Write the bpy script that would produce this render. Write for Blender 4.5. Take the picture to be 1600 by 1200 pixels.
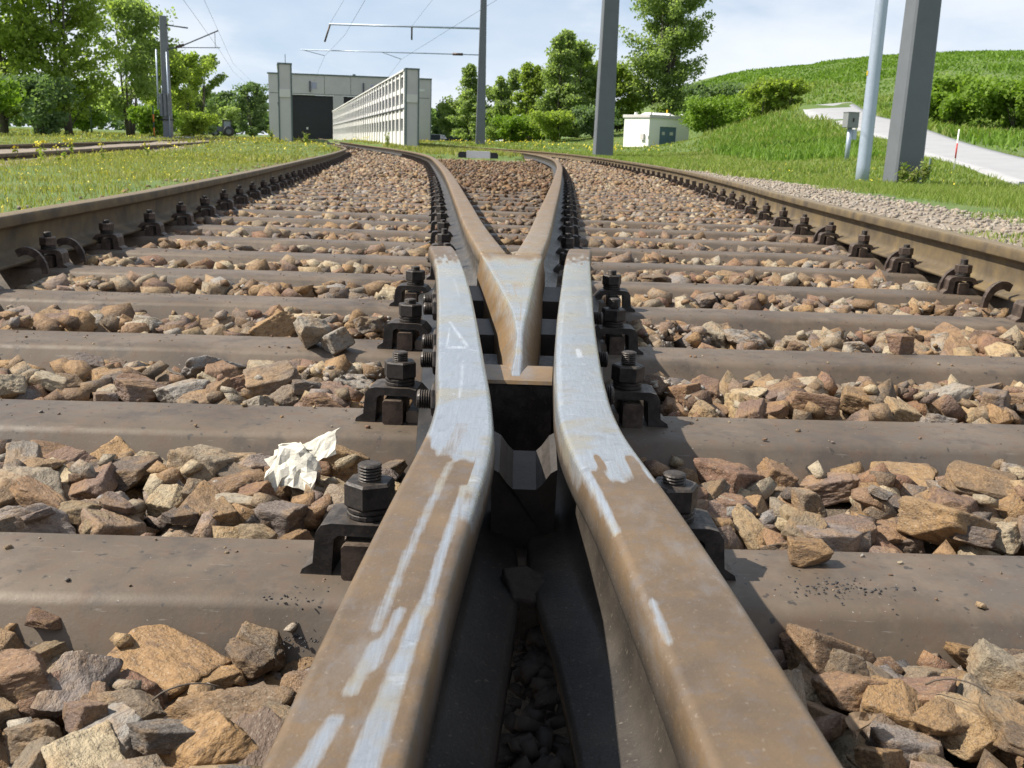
import bpy, bmesh, math, random
import numpy as np
from mathutils import Vector, Matrix

random.seed(7)
RNG = np.random.default_rng(11)
for o in list(bpy.data.objects):
    bpy.data.objects.remove(o)
scene = bpy.context.scene
COL = scene.collection

# ------------------------------------------------------------------ camera
CAM_H = 0.262
PITCH = math.radians(13.578)
ROLL = math.radians(1.890)
cam_d = bpy.data.cameras.new('camera')
cam = bpy.data.objects.new('camera', cam_d)
COL.objects.link(cam)
cam_d.sensor_fit = 'HORIZONTAL'
cam_d.sensor_width = 36.0
cam_d.lens = 36.0 * 1556.0 / 1600.0
cam_d.clip_start = 0.02
cam_d.clip_end = 6000.0
fwd = Vector((0, math.cos(PITCH), -math.sin(PITCH)))
dwn = Vector((0, -math.sin(PITCH), -math.cos(PITCH)))
eu = math.cos(ROLL) * Vector((1, 0, 0)) - math.sin(ROLL) * dwn
ev = math.sin(ROLL) * Vector((1, 0, 0)) + math.cos(ROLL) * dwn
R3 = Matrix((eu, -ev, -fwd)).transposed()
cam.matrix_world = Matrix.Translation((0, 0, CAM_H)) @ R3.to_4x4()
cam_d.dof.use_dof = True
cam_d.dof.focus_distance = 1.25
cam_d.dof.aperture_fstop = 30.0
scene.camera = cam

# ------------------------------------------------------------------ sky, sun, exposure
SUN_EL = math.radians(48.5)
SUN_AZ = math.radians(-92.0)      # compass-like: 0 = +Y, negative = towards -X
world = bpy.data.worlds.new('World')
scene.world = world
world.use_nodes = True
wn = world.node_tree.nodes
wl = world.node_tree.links
wn.clear()
w_out = wn.new('ShaderNodeOutputWorld')
w_bg = wn.new('ShaderNodeBackground')
w_bg.inputs['Strength'].default_value = 0.050
sky = wn.new('ShaderNodeTexSky')
sky.sky_type = 'NISHITA'
sky.sun_disc = False
sky.sun_elevation = SUN_EL
sky.sun_rotation = SUN_AZ
sky.air_density = 1.0
sky.dust_density = 0.5
sky.ozone_density = 1.2
wtc = wn.new('ShaderNodeTexCoord')
wsep = wn.new('ShaderNodeSeparateXYZ')
wl.new(wtc.outputs['Generated'], wsep.inputs[0])
def wmath(op, a, b=None, clamp=False):
    m = wn.new('ShaderNodeMath'); m.operation = op; m.use_clamp = clamp
    for i, v in enumerate((a, b)):
        if v is None: continue
        if isinstance(v, (int, float)): m.inputs[i].default_value = v
        else: wl.new(v, m.inputs[i])
    return m.outputs[0]
# a thin flat cloud layer: position = direction projected on a plane overhead, opacity grows with the slant path
wz = wmath('ADD', wmath('MAXIMUM', wsep.outputs['Z'], 0.0), 0.28)
wcomb = wn.new('ShaderNodeCombineXYZ')
wl.new(wmath('DIVIDE', wsep.outputs['X'], wz), wcomb.inputs[0])
wl.new(wmath('DIVIDE', wsep.outputs['Y'], wz), wcomb.inputs[1])
def wnoise_f(scale, detail, off):
    mp = wn.new('ShaderNodeMapping'); mp.inputs['Location'].default_value = off
    wl.new(wcomb.outputs[0], mp.inputs['Vector'])
    t = wn.new('ShaderNodeTexNoise'); t.inputs['Scale'].default_value = scale
    t.inputs['Detail'].default_value = detail; t.inputs['Roughness'].default_value = 0.56
    wl.new(mp.outputs[0], t.inputs['Vector']); return t.outputs['Fac']
wd1 = wmath('MULTIPLY', wmath('SUBTRACT', wnoise_f(0.9, 6, (3.1, 1.7, 0)), 0.44), 3.6, True)
wd2 = wmath('MULTIPLY', wmath('SUBTRACT', wnoise_f(1.7, 5, (0.4, 5.2, 0)), 0.42), 1.6, True)
wden = wmath('ADD', wmath('MULTIPLY', wd1, 0.75), wmath('MULTIPLY', wd2, 0.35))
wtau = wmath('DIVIDE', wmath('MULTIPLY', wden, -1.1), wz)
wop = wmath('SUBTRACT', 1.0, wmath('POWER', 2.718, wtau), True)
wmix = wn.new('ShaderNodeMixRGB')
wmix.inputs['Color2'].default_value = (13.2, 13.6, 14.3, 1)
wl.new(wop, wmix.inputs['Fac'])
wveil = wn.new('ShaderNodeMixRGB')            # thin high haze, pale blue
wveil.inputs['Color2'].default_value = (9.3, 11.4, 14.4, 1)
wl.new(wmath('SUBTRACT', 1.0, wmath('POWER', 2.718, wmath('DIVIDE', -0.42, wz)), True), wveil.inputs['Fac'])
wl.new(sky.outputs['Color'], wveil.inputs['Color1'])
wl.new(wveil.outputs['Color'], wmix.inputs['Color1'])
wl.new(wmix.outputs['Color'], w_bg.inputs['Color'])
wl.new(w_bg.outputs['Background'], w_out.inputs['Surface'])

sun_d = bpy.data.lights.new('sun', 'SUN')
sun_d.energy = 5.0
sun_d.angle = math.radians(0.53)
sun_d.color = (1.0, 0.94, 0.84)
sun = bpy.data.objects.new('sun', sun_d)
COL.objects.link(sun)
sdir = Vector((math.cos(SUN_EL) * math.sin(SUN_AZ), math.cos(SUN_EL) * math.cos(SUN_AZ), math.sin(SUN_EL)))
sun.rotation_euler = (-sdir).to_track_quat('-Z', 'Y').to_euler()

scene.view_settings.view_transform = 'Standard'
scene.view_settings.look = 'None'
scene.view_settings.gamma = 1.0
scene.view_settings.use_curve_mapping = False
scene.view_settings.exposure = 0.62

# ------------------------------------------------------------------ helpers
def tag(o, label=None, cat=None, group=None, kind=None):
    if label: o['label'] = label
    if cat: o['category'] = cat
    if group: o['group'] = group
    if kind: o['kind'] = kind
    return o

def mk(name, V, F, mat, parent=None, smooth=False, attrs=None):
    """one mesh object from vertex and face lists"""
    me = bpy.data.meshes.new(name)
    if isinstance(V, np.ndarray): V = V.tolist()
    if isinstance(F, np.ndarray): F = F.tolist()
    me.from_pydata(V, [], F)
    if smooth: me.polygons.foreach_set('use_smooth', [True] * len(me.polygons))
    for k, a in (attrs or {}).items():
        at = me.attributes.new(k, 'FLOAT', 'POINT')
        at.data.foreach_set('value', np.asarray(a, dtype=np.float32))
    me.update()
    if mat is not None: me.materials.append(mat)
    return link(name, me, parent)

def link(name, me, parent=None):
    o = bpy.data.objects.new(name, me)
    COL.objects.link(o)
    if parent is not None: o.parent = parent
    return o

def big(name, V, F, mat, parent=None, attrs=None, smooth=False):
    """fast path for large triangle / quad soups: V (n,3), F (m,k)"""
    V = np.ascontiguousarray(V, dtype=np.float32); F = np.ascontiguousarray(F, dtype=np.int32)
    m, k = F.shape
    me = bpy.data.meshes.new(name)
    me.vertices.add(len(V)); me.vertices.foreach_set('co', V.ravel())
    me.loops.add(m * k); me.loops.foreach_set('vertex_index', F.ravel())
    me.polygons.add(m)
    me.polygons.foreach_set('loop_start', np.arange(0, m * k, k, dtype=np.int32))
    me.polygons.foreach_set('loop_total', np.full(m, k, dtype=np.int32))
    if smooth: me.polygons.foreach_set('use_smooth', np.ones(m, dtype=bool))
    for key, a in (attrs or {}).items():
        at = me.attributes.new(key, 'FLOAT', 'POINT')
        at.data.foreach_set('value', np.asarray(a, dtype=np.float32))
    me.update(calc_edges=True)
    if mat is not None: me.materials.append(mat)
    return link(name, me, parent)

def empty(name, loc=(0, 0, 0), rz=0.0):
    o = bpy.data.objects.new(name, None)
    o.empty_display_size = 0.05
    o.location = loc; o.rotation_euler = (0, 0, rz)
    COL.objects.link(o)
    return o

class MB:
    """collects simple solids into one mesh"""
    def __init__(self): self.V = []; self.F = []
    def add(self, V, F):
        n = len(self.V); self.V += [tuple(v) for v in V]; self.F += [tuple(i + n for i in f) for f in F]; return self
    def box(self, x0, x1, y0, y1, z0, z1, bev=0.0):
        if bev <= 0:
            V = [(x0,y0,z0),(x1,y0,z0),(x1,y1,z0),(x0,y1,z0),(x0,y0,z1),(x1,y0,z1),(x1,y1,z1),(x0,y1,z1)]
            F = [(0,3,2,1),(4,5,6,7),(0,1,5,4),(1,2,6,5),(2,3,7,6),(3,0,4,7)]
            return self.add(V, F)
        b = bev
        return self.prism([(x0+b,z0),(x1-b,z0),(x1,z0+b),(x1,z1-b),(x1-b,z1),(x0+b,z1),(x0,z1-b),(x0,z0+b)], y0, y1)
    def prism(self, P, y0, y1):
        """polygon in (x,z), counter-clockwise, extruded along y"""
        n = len(P)
        V = [(p[0], y0, p[1]) for p in P] + [(p[0], y1, p[1]) for p in P]
        F = [tuple(range(n)), tuple(range(2*n-1, n-1, -1))]
        for i in range(n):
            j = (i+1) % n
            F.append((i, i+n, j+n, j))
        return self.add(V, F)
    def prismz(self, P, z0, z1):
        n = len(P)
        V = [(p[0], p[1], z0) for p in P] + [(p[0], p[1], z1) for p in P]
        F = [tuple(range(n-1, -1, -1)), tuple(range(n, 2*n))]
        for i in range(n):
            j = (i+1) % n
            F.append((i, j, j+n, i+n))
        return self.add(V, F)
    def tube(self, pts, rad, n=8, cap=True):
        pts = [Vector(p) for p in pts]
        if not isinstance(rad, (list, tuple)): rad = [rad] * len(pts)
        rings = []; V = []; F = []
        for i, p in enumerate(pts):
            t = (pts[min(i+1, len(pts)-1)] - pts[max(i-1, 0)]).normalized()
            a = Vector((0,0,1)) if abs(t.z) < 0.9 else Vector((1,0,0))
            u = t.cross(a).normalized(); v = t.cross(u)
            for k in range(n):
                g = 2*math.pi*k/n
                V.append(p + rad[i]*(math.cos(g)*u + math.sin(g)*v))
        for i in range(len(pts)-1):
            for k in range(n):
                k2 = (k+1) % n
                F.append((i*n+k, i*n+k2, (i+1)*n+k2, (i+1)*n+k))
        if cap:
            F.append(tuple(range(n-1, -1, -1))); F.append(tuple((len(pts)-1)*n+k for k in range(n)))
        return self.add(V, F)
    def lathe(self, prof, n=20, c=(0,0)):
        """prof: list of (r,z) from bottom to top"""
        V = []; F = []
        for r, z in prof:
            for k in range(n):
                g = 2*math.pi*k/n
                V.append((c[0]+r*math.cos(g), c[1]+r*math.sin(g), z))
        for i in range(len(prof)-1):
            for k in range(n):
                k2 = (k+1) % n
                F.append((i*n+k, i*n+k2, (i+1)*n+k2, (i+1)*n+k))
        F.append(tuple(range(n-1, -1, -1))); F.append(tuple((len(prof)-1)*n+k for k in range(n)))
        return self.add(V, F)
    def build(self, name, mat, parent=None, smooth=False):
        return mk(name, self.V, self.F, mat, parent, smooth)

def interp(tab, y):
    """smooth table lookup (monotone-ish cubic) : tab = [(y, x), ...]"""
    ys = np.array([t[0] for t in tab], float); xs = np.array([t[1] for t in tab], float)
    m = np.gradient(xs, ys)
    y = np.asarray(y, float)
    i = np.clip(np.searchsorted(ys, y) - 1, 0, len(ys) - 2)
    h = ys[i+1] - ys[i]
    t = np.clip((y - ys[i]) / h, 0, 1)
    return ((2*t**3-3*t**2+1)*xs[i] + (t**3-2*t**2+t)*h*m[i] + (-2*t**3+3*t**2)*xs[i+1] + (t**3-t**2)*h*m[i+1])

# value noise in numpy (for shapes)
_P = RNG.permutation(512)
def vnoise(x, y, z=None):
    x = np.asarray(x, float); y = np.asarray(y, float)
    z = np.zeros_like(x) if z is None else np.asarray(z, float)
    xi = np.floor(x).astype(int); yi = np.floor(y).astype(int); zi = np.floor(z).astype(int)
    fx = x-xi; fy = y-yi; fz = z-zi
    fx = fx*fx*(3-2*fx); fy = fy*fy*(3-2*fy); fz = fz*fz*(3-2*fz)
    def h(a, b, c): return _P[(_P[(_P[a & 511] + b) & 511] + c) & 511] / 511.0
    r = 0
    for dx in (0, 1):
        for dy in (0, 1):
            for dz in (0, 1):
                r = r + h(xi+dx, yi+dy, zi+dz) * (fx if dx else 1-fx) * (fy if dy else 1-fy) * (fz if dz else 1-fz)
    return r*2-1

# ------------------------------------------------------------------ materials
class NT:
    def __init__(self, name):
        self.m = bpy.data.materials.new(name); self.m.use_nodes = True
        self.t = self.m.node_tree; self.n = self.t.nodes; self.l = self.t.links
        self.b = self.n['Principled BSDF']
        self.tc = self.n.new('ShaderNodeTexCoord')
    def new(self, typ): return self.n.new(typ)
    def ln(self, a, b): self.l.new(a, b)
    def noise(self, scale, detail=4, rough=0.55, vec=None, stretch=None):
        t = self.new('ShaderNodeTexNoise')
        t.inputs['Scale'].default_value = scale; t.inputs['Detail'].default_value = detail; t.inputs['Roughness'].default_value = rough
        src = vec or self.tc.outputs['Object']
        if stretch:
            mp = self.new('ShaderNodeMapping'); mp.inputs['Scale'].default_value = stretch
            self.ln(src, mp.inputs['Vector']); src = mp.outputs['Vector']
        self.ln(src, t.inputs['Vector'])
        return t.outputs['Fac']
    def ramp(self, fac, stops):
        r = self.new('ShaderNodeValToRGB'); e = r.color_ramp.elements
        e[0].position = stops[0][0]; e[0].color = tuple(stops[0][1]) + (1,)
        e[1].position = stops[-1][0]; e[1].color = tuple(stops[-1][1]) + (1,)
        for p, c in stops[1:-1]:
            q = e.new(p); q.color = tuple(c) + (1,)
        self.ln(fac, r.inputs['Fac'])
        return r.outputs['Color']
    def mix(self, fac, a, b, mode='MIX'):
        m = self.new('ShaderNodeMixRGB'); m.blend_type = mode
        for s, v in ((m.inputs['Fac'], fac), (m.inputs['Color1'], a), (m.inputs['Color2'], b)):
            if isinstance(v, (int, float)): s.default_value = v
            elif isinstance(v, (tuple, list)): s.default_value = tuple(v) + (1,) if len(v) == 3 else v
            else: self.ln(v, s)
        return m.outputs['Color']
    def math(self, op, a, b=None, clamp=False):
        m = self.new('ShaderNodeMath'); m.operation = op; m.use_clamp = clamp
        for i, v in enumerate((a, b)):
            if v is None: continue
            if isinstance(v, (int, float)): m.inputs[i].default_value = v
            else: self.ln(v, m.inputs[i])
        return m.outputs[0]
    def mr(self, v, a, b, c=0.0, d=1.0):
        m = self.new('ShaderNodeMapRange'); m.inputs[1].default_value = a; m.inputs[2].default_value = b
        m.inputs[3].default_value = c; m.inputs[4].default_value = d
        self.ln(v, m.inputs[0]); return m.outputs[0]
    def attr(self, name):
        a = self.new('ShaderNodeAttribute'); a.attribute_name = name; return a.outputs['Fac']
    def bump(self, h, strength=0.3, dist=0.01, prev=None):
        b = self.new('ShaderNodeBump'); b.inputs['Strength'].default_value = strength; b.inputs['Distance'].default_value = dist
        self.ln(h, b.inputs['Height'])
        if prev is not None: self.ln(prev, b.inputs['Normal'])
        self.ln(b.outputs['Normal'], self.b.inputs['Normal']); return b.outputs['Normal']
    def set(self, **k):
        for key, v in k.items():
            s = self.b.inputs[key.replace('_', ' ')]
            if isinstance(v, (int, float)): s.default_value = v
            elif isinstance(v, (tuple, list)): s.default_value = tuple(v) + (1,) if len(v) == 3 else v
            else: self.ln(v, s)
        return self

def simple(name, col, rough=0.7, metal=0.0, var=0.25, scale=8.0, bump=0.15, bdist=0.004):
    t = NT(name)
    n1 = t.noise(scale, 5, 0.6); n2 = t.noise(scale*7, 4, 0.6)
    f = t.math('ADD', t.math('MULTIPLY', n1, 0.6), t.math('MULTIPLY', n2, 0.4))
    lo = tuple(c*(1-var) for c in col); hi = tuple(min(1, c*(1+var)) for c in col)
    t.set(Base_Color=t.ramp(f, [(0.3, lo), (0.7, hi)]), Roughness=t.mr(n2, 0.3, 0.7, rough*0.85, min(1, rough*1.12)), Metallic=metal)
    if bump: t.bump(n2, bump, bdist)
    return t.m

def m_stone(name, source, dark=1.0):
    t = NT(name)
    if source == 'object':
        s = t.new('ShaderNodeObjectInfo'); rnd = s.outputs['Random']
    else:
        s = t.new('ShaderNodeNewGeometry'); rnd = s.outputs['Random Per Island']
    wn_ = t.new('ShaderNodeTexWhiteNoise'); wn_.noise_dimensions = '1D'; t.ln(rnd, wn_.inputs['W'])
    base = t.ramp(rnd, [(0.0, (.10,.06,.042)), (0.08, (.265,.17,.085)), (0.16, (.085,.066,.056)), (0.25, (.36,.265,.15)), (0.33, (.165,.082,.052)), (0.41, (.265,.21,.145)), (0.49, (.12,.08,.06)),
                        (0.57, (.32,.195,.09)), (0.65, (.18,.108,.076)), (0.73, (.235,.22,.205)), (0.81, (.43,.345,.22)), (0.89, (.13,.115,.106)), (1.0, (.215,.115,.07))])
    # offset noise per stone
    comb = t.new('ShaderNodeVectorMath'); comb.operation = 'ADD'
    t.ln(t.tc.outputs['Object'], comb.inputs[0])
    sc = t.new('ShaderNodeVectorMath'); sc.operation = 'SCALE'; t.ln(wn_.outputs['Color'], sc.inputs[0]); sc.inputs['Scale'].default_value = 40.0
    t.ln(sc.outputs[0], comb.inputs[1])
    vec = comb.outputs[0]
    k = 1.15 if source == 'object' else 30.0
    n1 = t.noise(k*0.8, 5, 0.62, vec); n2 = t.noise(k*4, 5, 0.65, vec); n3 = t.noise(k*14, 3, 0.6, vec)
    col = t.mix(t.mr(n1, 0.46, 0.62), base, t.mix(0.42, base, (.36, .21, .085)))
    col = t.mix(t.mr(n2, 0.50, 0.66, 0, 0.85), col, t.mix(0.7, col, (.085, .06, .048)))
    col = t.mix(t.mr(n3, 0.55, 0.8, 0, 0.55), col, (.50, .45, .36))
    if dark > 1.0: col = t.mix(0.5, col, (.42, .39, .34))
    elif dark != 1.0: col = t.mix(1.0, col, (dark, dark*0.9, dark*0.8), 'MULTIPLY')
    t.set(Base_Color=col, Roughness=t.mr(n2, 0.3, 0.7, 0.62, 0.9))
    t.b.inputs['Specular IOR Level'].default_value = 0.35
    p = t.bump(n1, 0.6, 0.012); p = t.bump(n2, 0.8, 0.006, p); t.bump(n3, 0.6, 0.002, p)
    return t.m

def m_rail():
    t = NT('rail_rust')
    n1 = t.noise(9, 6, 0.6); n2 = t.noise(60, 5, 0.65); n3 = t.noise(300, 3, 0.6)
    col = t.ramp(n1, [(0.34, (.066,.048,.028)), (0.5, (.115,.082,.042)), (0.66, (.165,.115,.050))])
    col = t.mix(t.mr(n2, 0.5, 0.72, 0, 0.5), col, (.10, .085, .075))
    geo = t.new('ShaderNodeNewGeometry'); sx = t.new('ShaderNodeSeparateXYZ'); t.ln(geo.outputs['Normal'], sx.inputs[0])
    top = t.math('MULTIPLY', t.attr('head'), t.mr(sx.outputs['Z'], 0.75, 0.98))
    worn = t.mix(t.mr(n2, 0.38, 0.62), (.17, .118, .055), (.24, .178, .098))
    col = t.mix(t.math('MULTIPLY', top, 0.8), col, worn)
    t.set(Base_Color=col, Roughness=t.mr(top, 0, 1, 0.72, 0.5), Metallic=t.mr(top, 0, 1, 0.0, 0.12))
    p = t.bump(n2, 0.25, 0.0015); t.bump(n3, 0.2, 0.0006, p)
    return t.m

def m_polished(name, rust_a, rust_b, warmcol=(.53, .495, .41), web=((.034, .029, .024), (.062, .051, .041))):
    """rusty head with bright ground steel where attribute polish is high"""
    t = NT(name)
    n1 = t.noise(14, 6, 0.6); n2 = t.noise(70, 6, 0.65); n3 = t.noise(420, 3, 0.6)
    scr = t.noise(60, 4, 0.7, None, (9.0, 0.35, 1.0))
    gr = t.noise(26, 4, 0.7, None, (1.0, 1.6, 1.0))
    rust = t.ramp(n1, [(0.28, rust_a), (0.5, tuple((a+b)/2 for a, b in zip(rust_a, rust_b))), (0.72, rust_b)])
    rust = t.mix(t.mr(n2, 0.50, 0.66, 0, 0.65), rust, (.135, .112, .098))
    n5 = t.noise(40, 6, 0.72)
    rust = t.mix(t.mr(n5, 0.52, 0.70, 0, 0.42), rust, (.215, .132, .060))
    grey = t.noise(22, 5, 0.65, None, (1.0, 0.35, 1.0))
    rust = t.mix(t.mr(grey, 0.53, 0.68, 0, 0.6), rust, (.20, .185, .175))
    rust = t.mix(t.math('SUBTRACT', 1.0, t.attr('head')), rust, t.mix(t.mr(n1, 0.4, 0.6), web[0], web[1]))  # below the head: colour darkened to imitate shade between the rails
    pit = t.noise(230, 3, 0.7)
    rust = t.mix(t.mr(pit, 0.62, 0.72, 0, 0.35), rust, (.36, .31, .25))
    pol = t.math('ADD', t.attr('polish'), t.math('MULTIPLY', t.math('SUBTRACT', n2, 0.5), 0.42))
    pol = t.math('ADD', pol, t.math('MULTIPLY', t.math('SUBTRACT', scr, 0.5), 0.5))
    pm = t.mr(pol, 0.24, 0.74)
    steel = t.mix(t.mr(scr, 0.30, 0.70), (.37, .385, .405), (.49, .51, .53))
    n6 = t.noise(9, 6, 0.65)
    steel = t.mix(t.mr(n6, 0.50, 0.62, 0, 0.75), steel, (.42, .355, .235))
    sy = t.new('ShaderNodeSeparateXYZ'); t.ln(t.tc.outputs['Object'], sy.inputs[0])
    warm = t.math('ADD', t.mr(sy.outputs['Y'], 1.15, 1.9, -0.05, 0.62), t.math('MULTIPLY', t.math('SUBTRACT', n6, 0.5), 2.2), True)
    steel = t.mix(warm, steel, warmcol)
    steel = t.mix(t.mr(n5, 0.54, 0.68, 0, 0.5), steel, (.27, .26, .255))
    steel = t.mix(t.mr(gr, 0.60, 0.70, 0, 0.6), steel, (.66, .67, .68))
    steel = t.mix(t.attr('mark'), steel, (.80, .81, .82))
    t.set(Base_Color=t.mix(pm, rust, steel), Metallic=t.mr(pm, 0, 1, 0.12, 0.6),
          Roughness=t.math('ADD', t.mr(pm, 0, 1, 0.5, 0.23), t.math('MULTIPLY', t.math('SUBTRACT', n6, 0.5), 0.35)))
    p = t.bump(n2, 0.38, 0.0016); p = t.bump(scr, 0.07, 0.0008, p); t.bump(n3, 0.35, 0.0007, p)
    return t.m

def m_sleeper():
    t = NT('sleeper_brown')
    n1 = t.noise(5, 6, 0.62); n2 = t.noise(40, 6, 0.65); n3 = t.noise(260, 3, 0.65); n4 = t.noise(2.2, 3, 0.5)
    col = t.ramp(n1, [(0.30, (.084,.062,.044)), (0.5, (.125,.095,.067)), (0.70, (.168,.128,.091))])
    col = t.mix(t.mr(n4, 0.5, 0.68, 0, 0.6), col, (.112, .098, .088))
    col = t.mix(t.mr(n2, 0.50, 0.68, 0, 0.6), col, (.125, .075, .05))
    blot = t.noise(13, 5, 0.7)
    col = t.mix(t.mr(blot, 0.53, 0.66, 0, 0.7), col, (.075, .06, .05))
    st = t.noise(3.2, 6, 0.75)
    col = t.mix(t.mr(st, 0.52, 0.62, 0, 0.55), col, (.185, .142, .104))
    scr = t.noise(90, 3, 0.7, None, (0.25, 3.0, 1.0))
    col = t.mix(t.mr(scr, 0.66, 0.74, 0, 0.5), col, (.26, .23, .20))
    spots = t.noise(75, 2, 0.5)
    col = t.mix(t.mr(spots, 0.67, 0.71, 0, 0.8), col, (.04, .036, .033))
    col = t.mix(t.mr(n3, 0.68, 0.78, 0, 0.8), col, (.42, .40, .38))
    t.set(Base_Color=col, Roughness=t.mr(n2, 0.3, 0.7, 0.5, 0.68), Metallic=0.15)
    p = t.bump(n2, 0.16, 0.002); t.bump(n3, 0.22, 0.0008, p)
    return t.m

def m_leaf(name, cols, trans=0.35):
    t = NT(name)
    g = t.new('ShaderNodeNewGeometry')
    col = t.ramp(g.outputs['Random Per Island'], [(i/(len(cols)-1), c) for i, c in enumerate(cols)])
    n = t.noise(0.35, 3, 0.5)
    col = t.mix(t.mr(n, 0.4, 0.65, 0, 0.5), col, cols[-1])
    n_b = t.noise(0.06, 3, 0.6)
    col = t.mix(t.mr(n_b, 0.42, 0.60, 0, 0.5), col, cols[1])
    t.set(Base_Color=col, Roughness=0.6)
    t.b.inputs['Specular IOR Level'].default_value = 0.3
    tr = t.new('ShaderNodeBsdfTranslucent'); t.ln(t.mix(1.0, col, (1.25, 1.35, 0.6), 'MULTIPLY'), tr.inputs['Color'])
    ms = t.new('ShaderNodeMixShader'); ms.inputs['Fac'].default_value = trans
    t.ln(t.b.outputs[0], ms.inputs[1]); t.ln(tr.outputs[0], ms.inputs[2])
    t.ln(ms.outputs[0], t.n['Material Output'].inputs['Surface'])
    return t.m

def m_ground():
    t = NT('ground_soil_grass')
    n1 = t.noise(0.9, 6, 0.6); n2 = t.noise(9, 5, 0.65); n3 = t.noise(45, 4, 0.6)
    grass = t.ramp(n1, [(0.3, (.075,.12,.025)), (0.5, (.10,.155,.032)), (0.7, (.145,.175,.05))])
    grass = t.mix(t.mr(n2, 0.45, 0.7, 0, 0.6), grass, (.06, .10, .02))
    soil = t.ramp(n2, [(0.3, (.16,.125,.09)), (0.5, (.25,.205,.155)), (0.72, (.33,.28,.22))])
    g = t.math('ADD', t.attr('grass'), t.math('MULTIPLY', t.math('SUBTRACT', n2, 0.5), 0.8))
    t.set(Base_Color=t.mix(t.mr(g, 0.35, 0.65), soil, grass), Roughness=0.92)
    p = t.bump(n2, 0.6, 0.03); t.bump(n3, 0.5, 0.01, p)
    return t.m

M = {}
M['stone'] = m_stone('ballast_stone', 'object')
M['stone_i'] = m_stone('ballast_stone_small', 'island')
M['stone_red'] = m_stone('ballast_stone_rusty', 'island', 0.72)
M['rail'] = m_rail()
M['wing'] = m_polished('wing_rail_steel', (.105,.075,.050), (.185,.122,.066))
M['nose'] = m_polished('crossing_steel', (.15,.095,.045), (.245,.155,.075), (.50, .43, .30))
M['wing_shade'] = m_polished('wing_rail_steel_shade', (.105,.075,.050), (.185,.122,.066), (.53, .495, .41), ((.012, .011, .010), (.026, .022, .019)))  # left wing copy: web and foot blackened, its shade put into the colour
M['sleeper'] = m_sleeper()
def m_iron(name, col, dust, amt):
    t = NT(name)
    n1 = t.noise(45, 5, 0.65); n2 = t.noise(260, 4, 0.65)
    geo = t.new('ShaderNodeNewGeometry'); sx = t.new('ShaderNodeSeparateXYZ'); t.ln(geo.outputs['Normal'], sx.inputs[0])
    oi = t.new('ShaderNodeObjectInfo')
    base = t.mix(t.mr(n1, 0.42, 0.62), col, tuple(c*2.4 for c in col))
    base = t.mix(t.mr(n2, 0.55, 0.7, 0, 0.5), base, (.11, .06, .035))
    d = t.math('MULTIPLY', t.mr(sx.outputs['Z'], 0.2, 0.95), t.mr(n1, 0.3, 0.65))
    d = t.math('MULTIPLY', d, t.mr(oi.outputs['Random'], 0, 1, amt*.5, amt))
    t.set(Base_Color=t.mix(d, base, dust), Roughness=t.mr(n2, 0.3, 0.7, 0.38, 0.75), Metallic=0.3)
    p = t.bump(n1, 0.3, 0.002); t.bump(n2, 0.3, 0.0008, p)
    return t.m
M['iron'] = m_iron('black_iron', (.020,.018,.017), (.16,.125,.095), 0.65)
M['iron_rust'] = m_iron('rusty_iron', (.045,.032,.025), (.19,.145,.105), 0.8)
M['casting'] = simple('dark_casting', (.05,.042,.036), 0.6, 0.25, 0.4, 40, 0.3, 0.001)
M['bed'] = simple('ballast_bed_soil', (.15,.115,.08), 0.95, 0, 0.45, 30, 0.8, 0.02)
M['ground'] = m_ground()
M['grass_l'] = m_leaf('grass_short', [(.17,.21,.045), (.27,.27,.07), (.21,.25,.05), (.40,.345,.17), (.31,.31,.095)], 0.4)
M['grass_r'] = m_leaf('grass_tall', [(0.13, 0.216, 0.036), (0.194, 0.27, 0.048), (0.285, 0.3, 0.096), (0.363, 0.336, 0.144), (0.207, 0.288, 0.048)], 0.4)
M['scrub'] = m_leaf('hill_herbs', [(0.119, 0.215, 0.029), (0.161, 0.267, 0.036), (0.204, 0.305, 0.046), (0.14, 0.24, 0.033)], 0.38)
M['flower'] = simple('yellow_petals', (.75,.62,.03), 0.6, 0, 0.15, 30, 0)
M['leaf_a'] = m_leaf('leaf_fresh', [(0.22, 0.29, 0.06), (0.28, 0.35, 0.075), (0.33, 0.405, 0.105), (0.235, 0.305, 0.065)], 0.62)
M['leaf_b'] = m_leaf('leaf_grey_green', [(0.22, 0.285, 0.115), (0.27, 0.345, 0.14), (0.33, 0.405, 0.175), (0.235, 0.3, 0.12)], 0.62)
M['leaf_c'] = m_leaf('leaf_dark', [(0.12, 0.185, 0.085), (0.16, 0.23, 0.1), (0.19, 0.265, 0.12), (0.13, 0.195, 0.09)], 0.5)
M['leaf_d'] = m_leaf('leaf_bright', [(.13,.22,.022), (.17,.27,.03), (.21,.31,.04), (.14,.23,.025)], 0.42)
M['bark'] = simple('bark', (.10,.085,.065), 0.9, 0, 0.35, 6, 0.6, 0.03)
M['concrete'] = simple('grey_concrete', (.53,.50,.495), 0.85, 0, 0.1, 0.7, 0.2, 0.01)
M['concrete_w'] = simple('pale_concrete', (.72,.71,.68), 0.85, 0, 0.08, 1.2, 0.2, 0.01)
M['core'] = simple('dark_joint_and_shade', (.045,.048,.055), 0.9, 0, 0.2, 3, 0.2, 0.01)  # near-black: painted shade in the wall openings, also joints and roof
M['cap'] = simple('grey_metal_cap', (.12,.15,.15), 0.5, 0.5, 0.1, 2, 0)
M['door'] = simple('dark_door', (.022,.022,.026), 0.6, 0.1, 0.15, 1.5, 0)
M['mast'] = simple('grey_mast_paint', (.135,.145,.16), 0.65, 0.1, 0.12, 3, 0.2, 0.004)
M['galv'] = simple('galvanised_steel', (.40,.46,.55), 0.45, 0.35, 0.1, 4, 0.1, 0.002)
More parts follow.
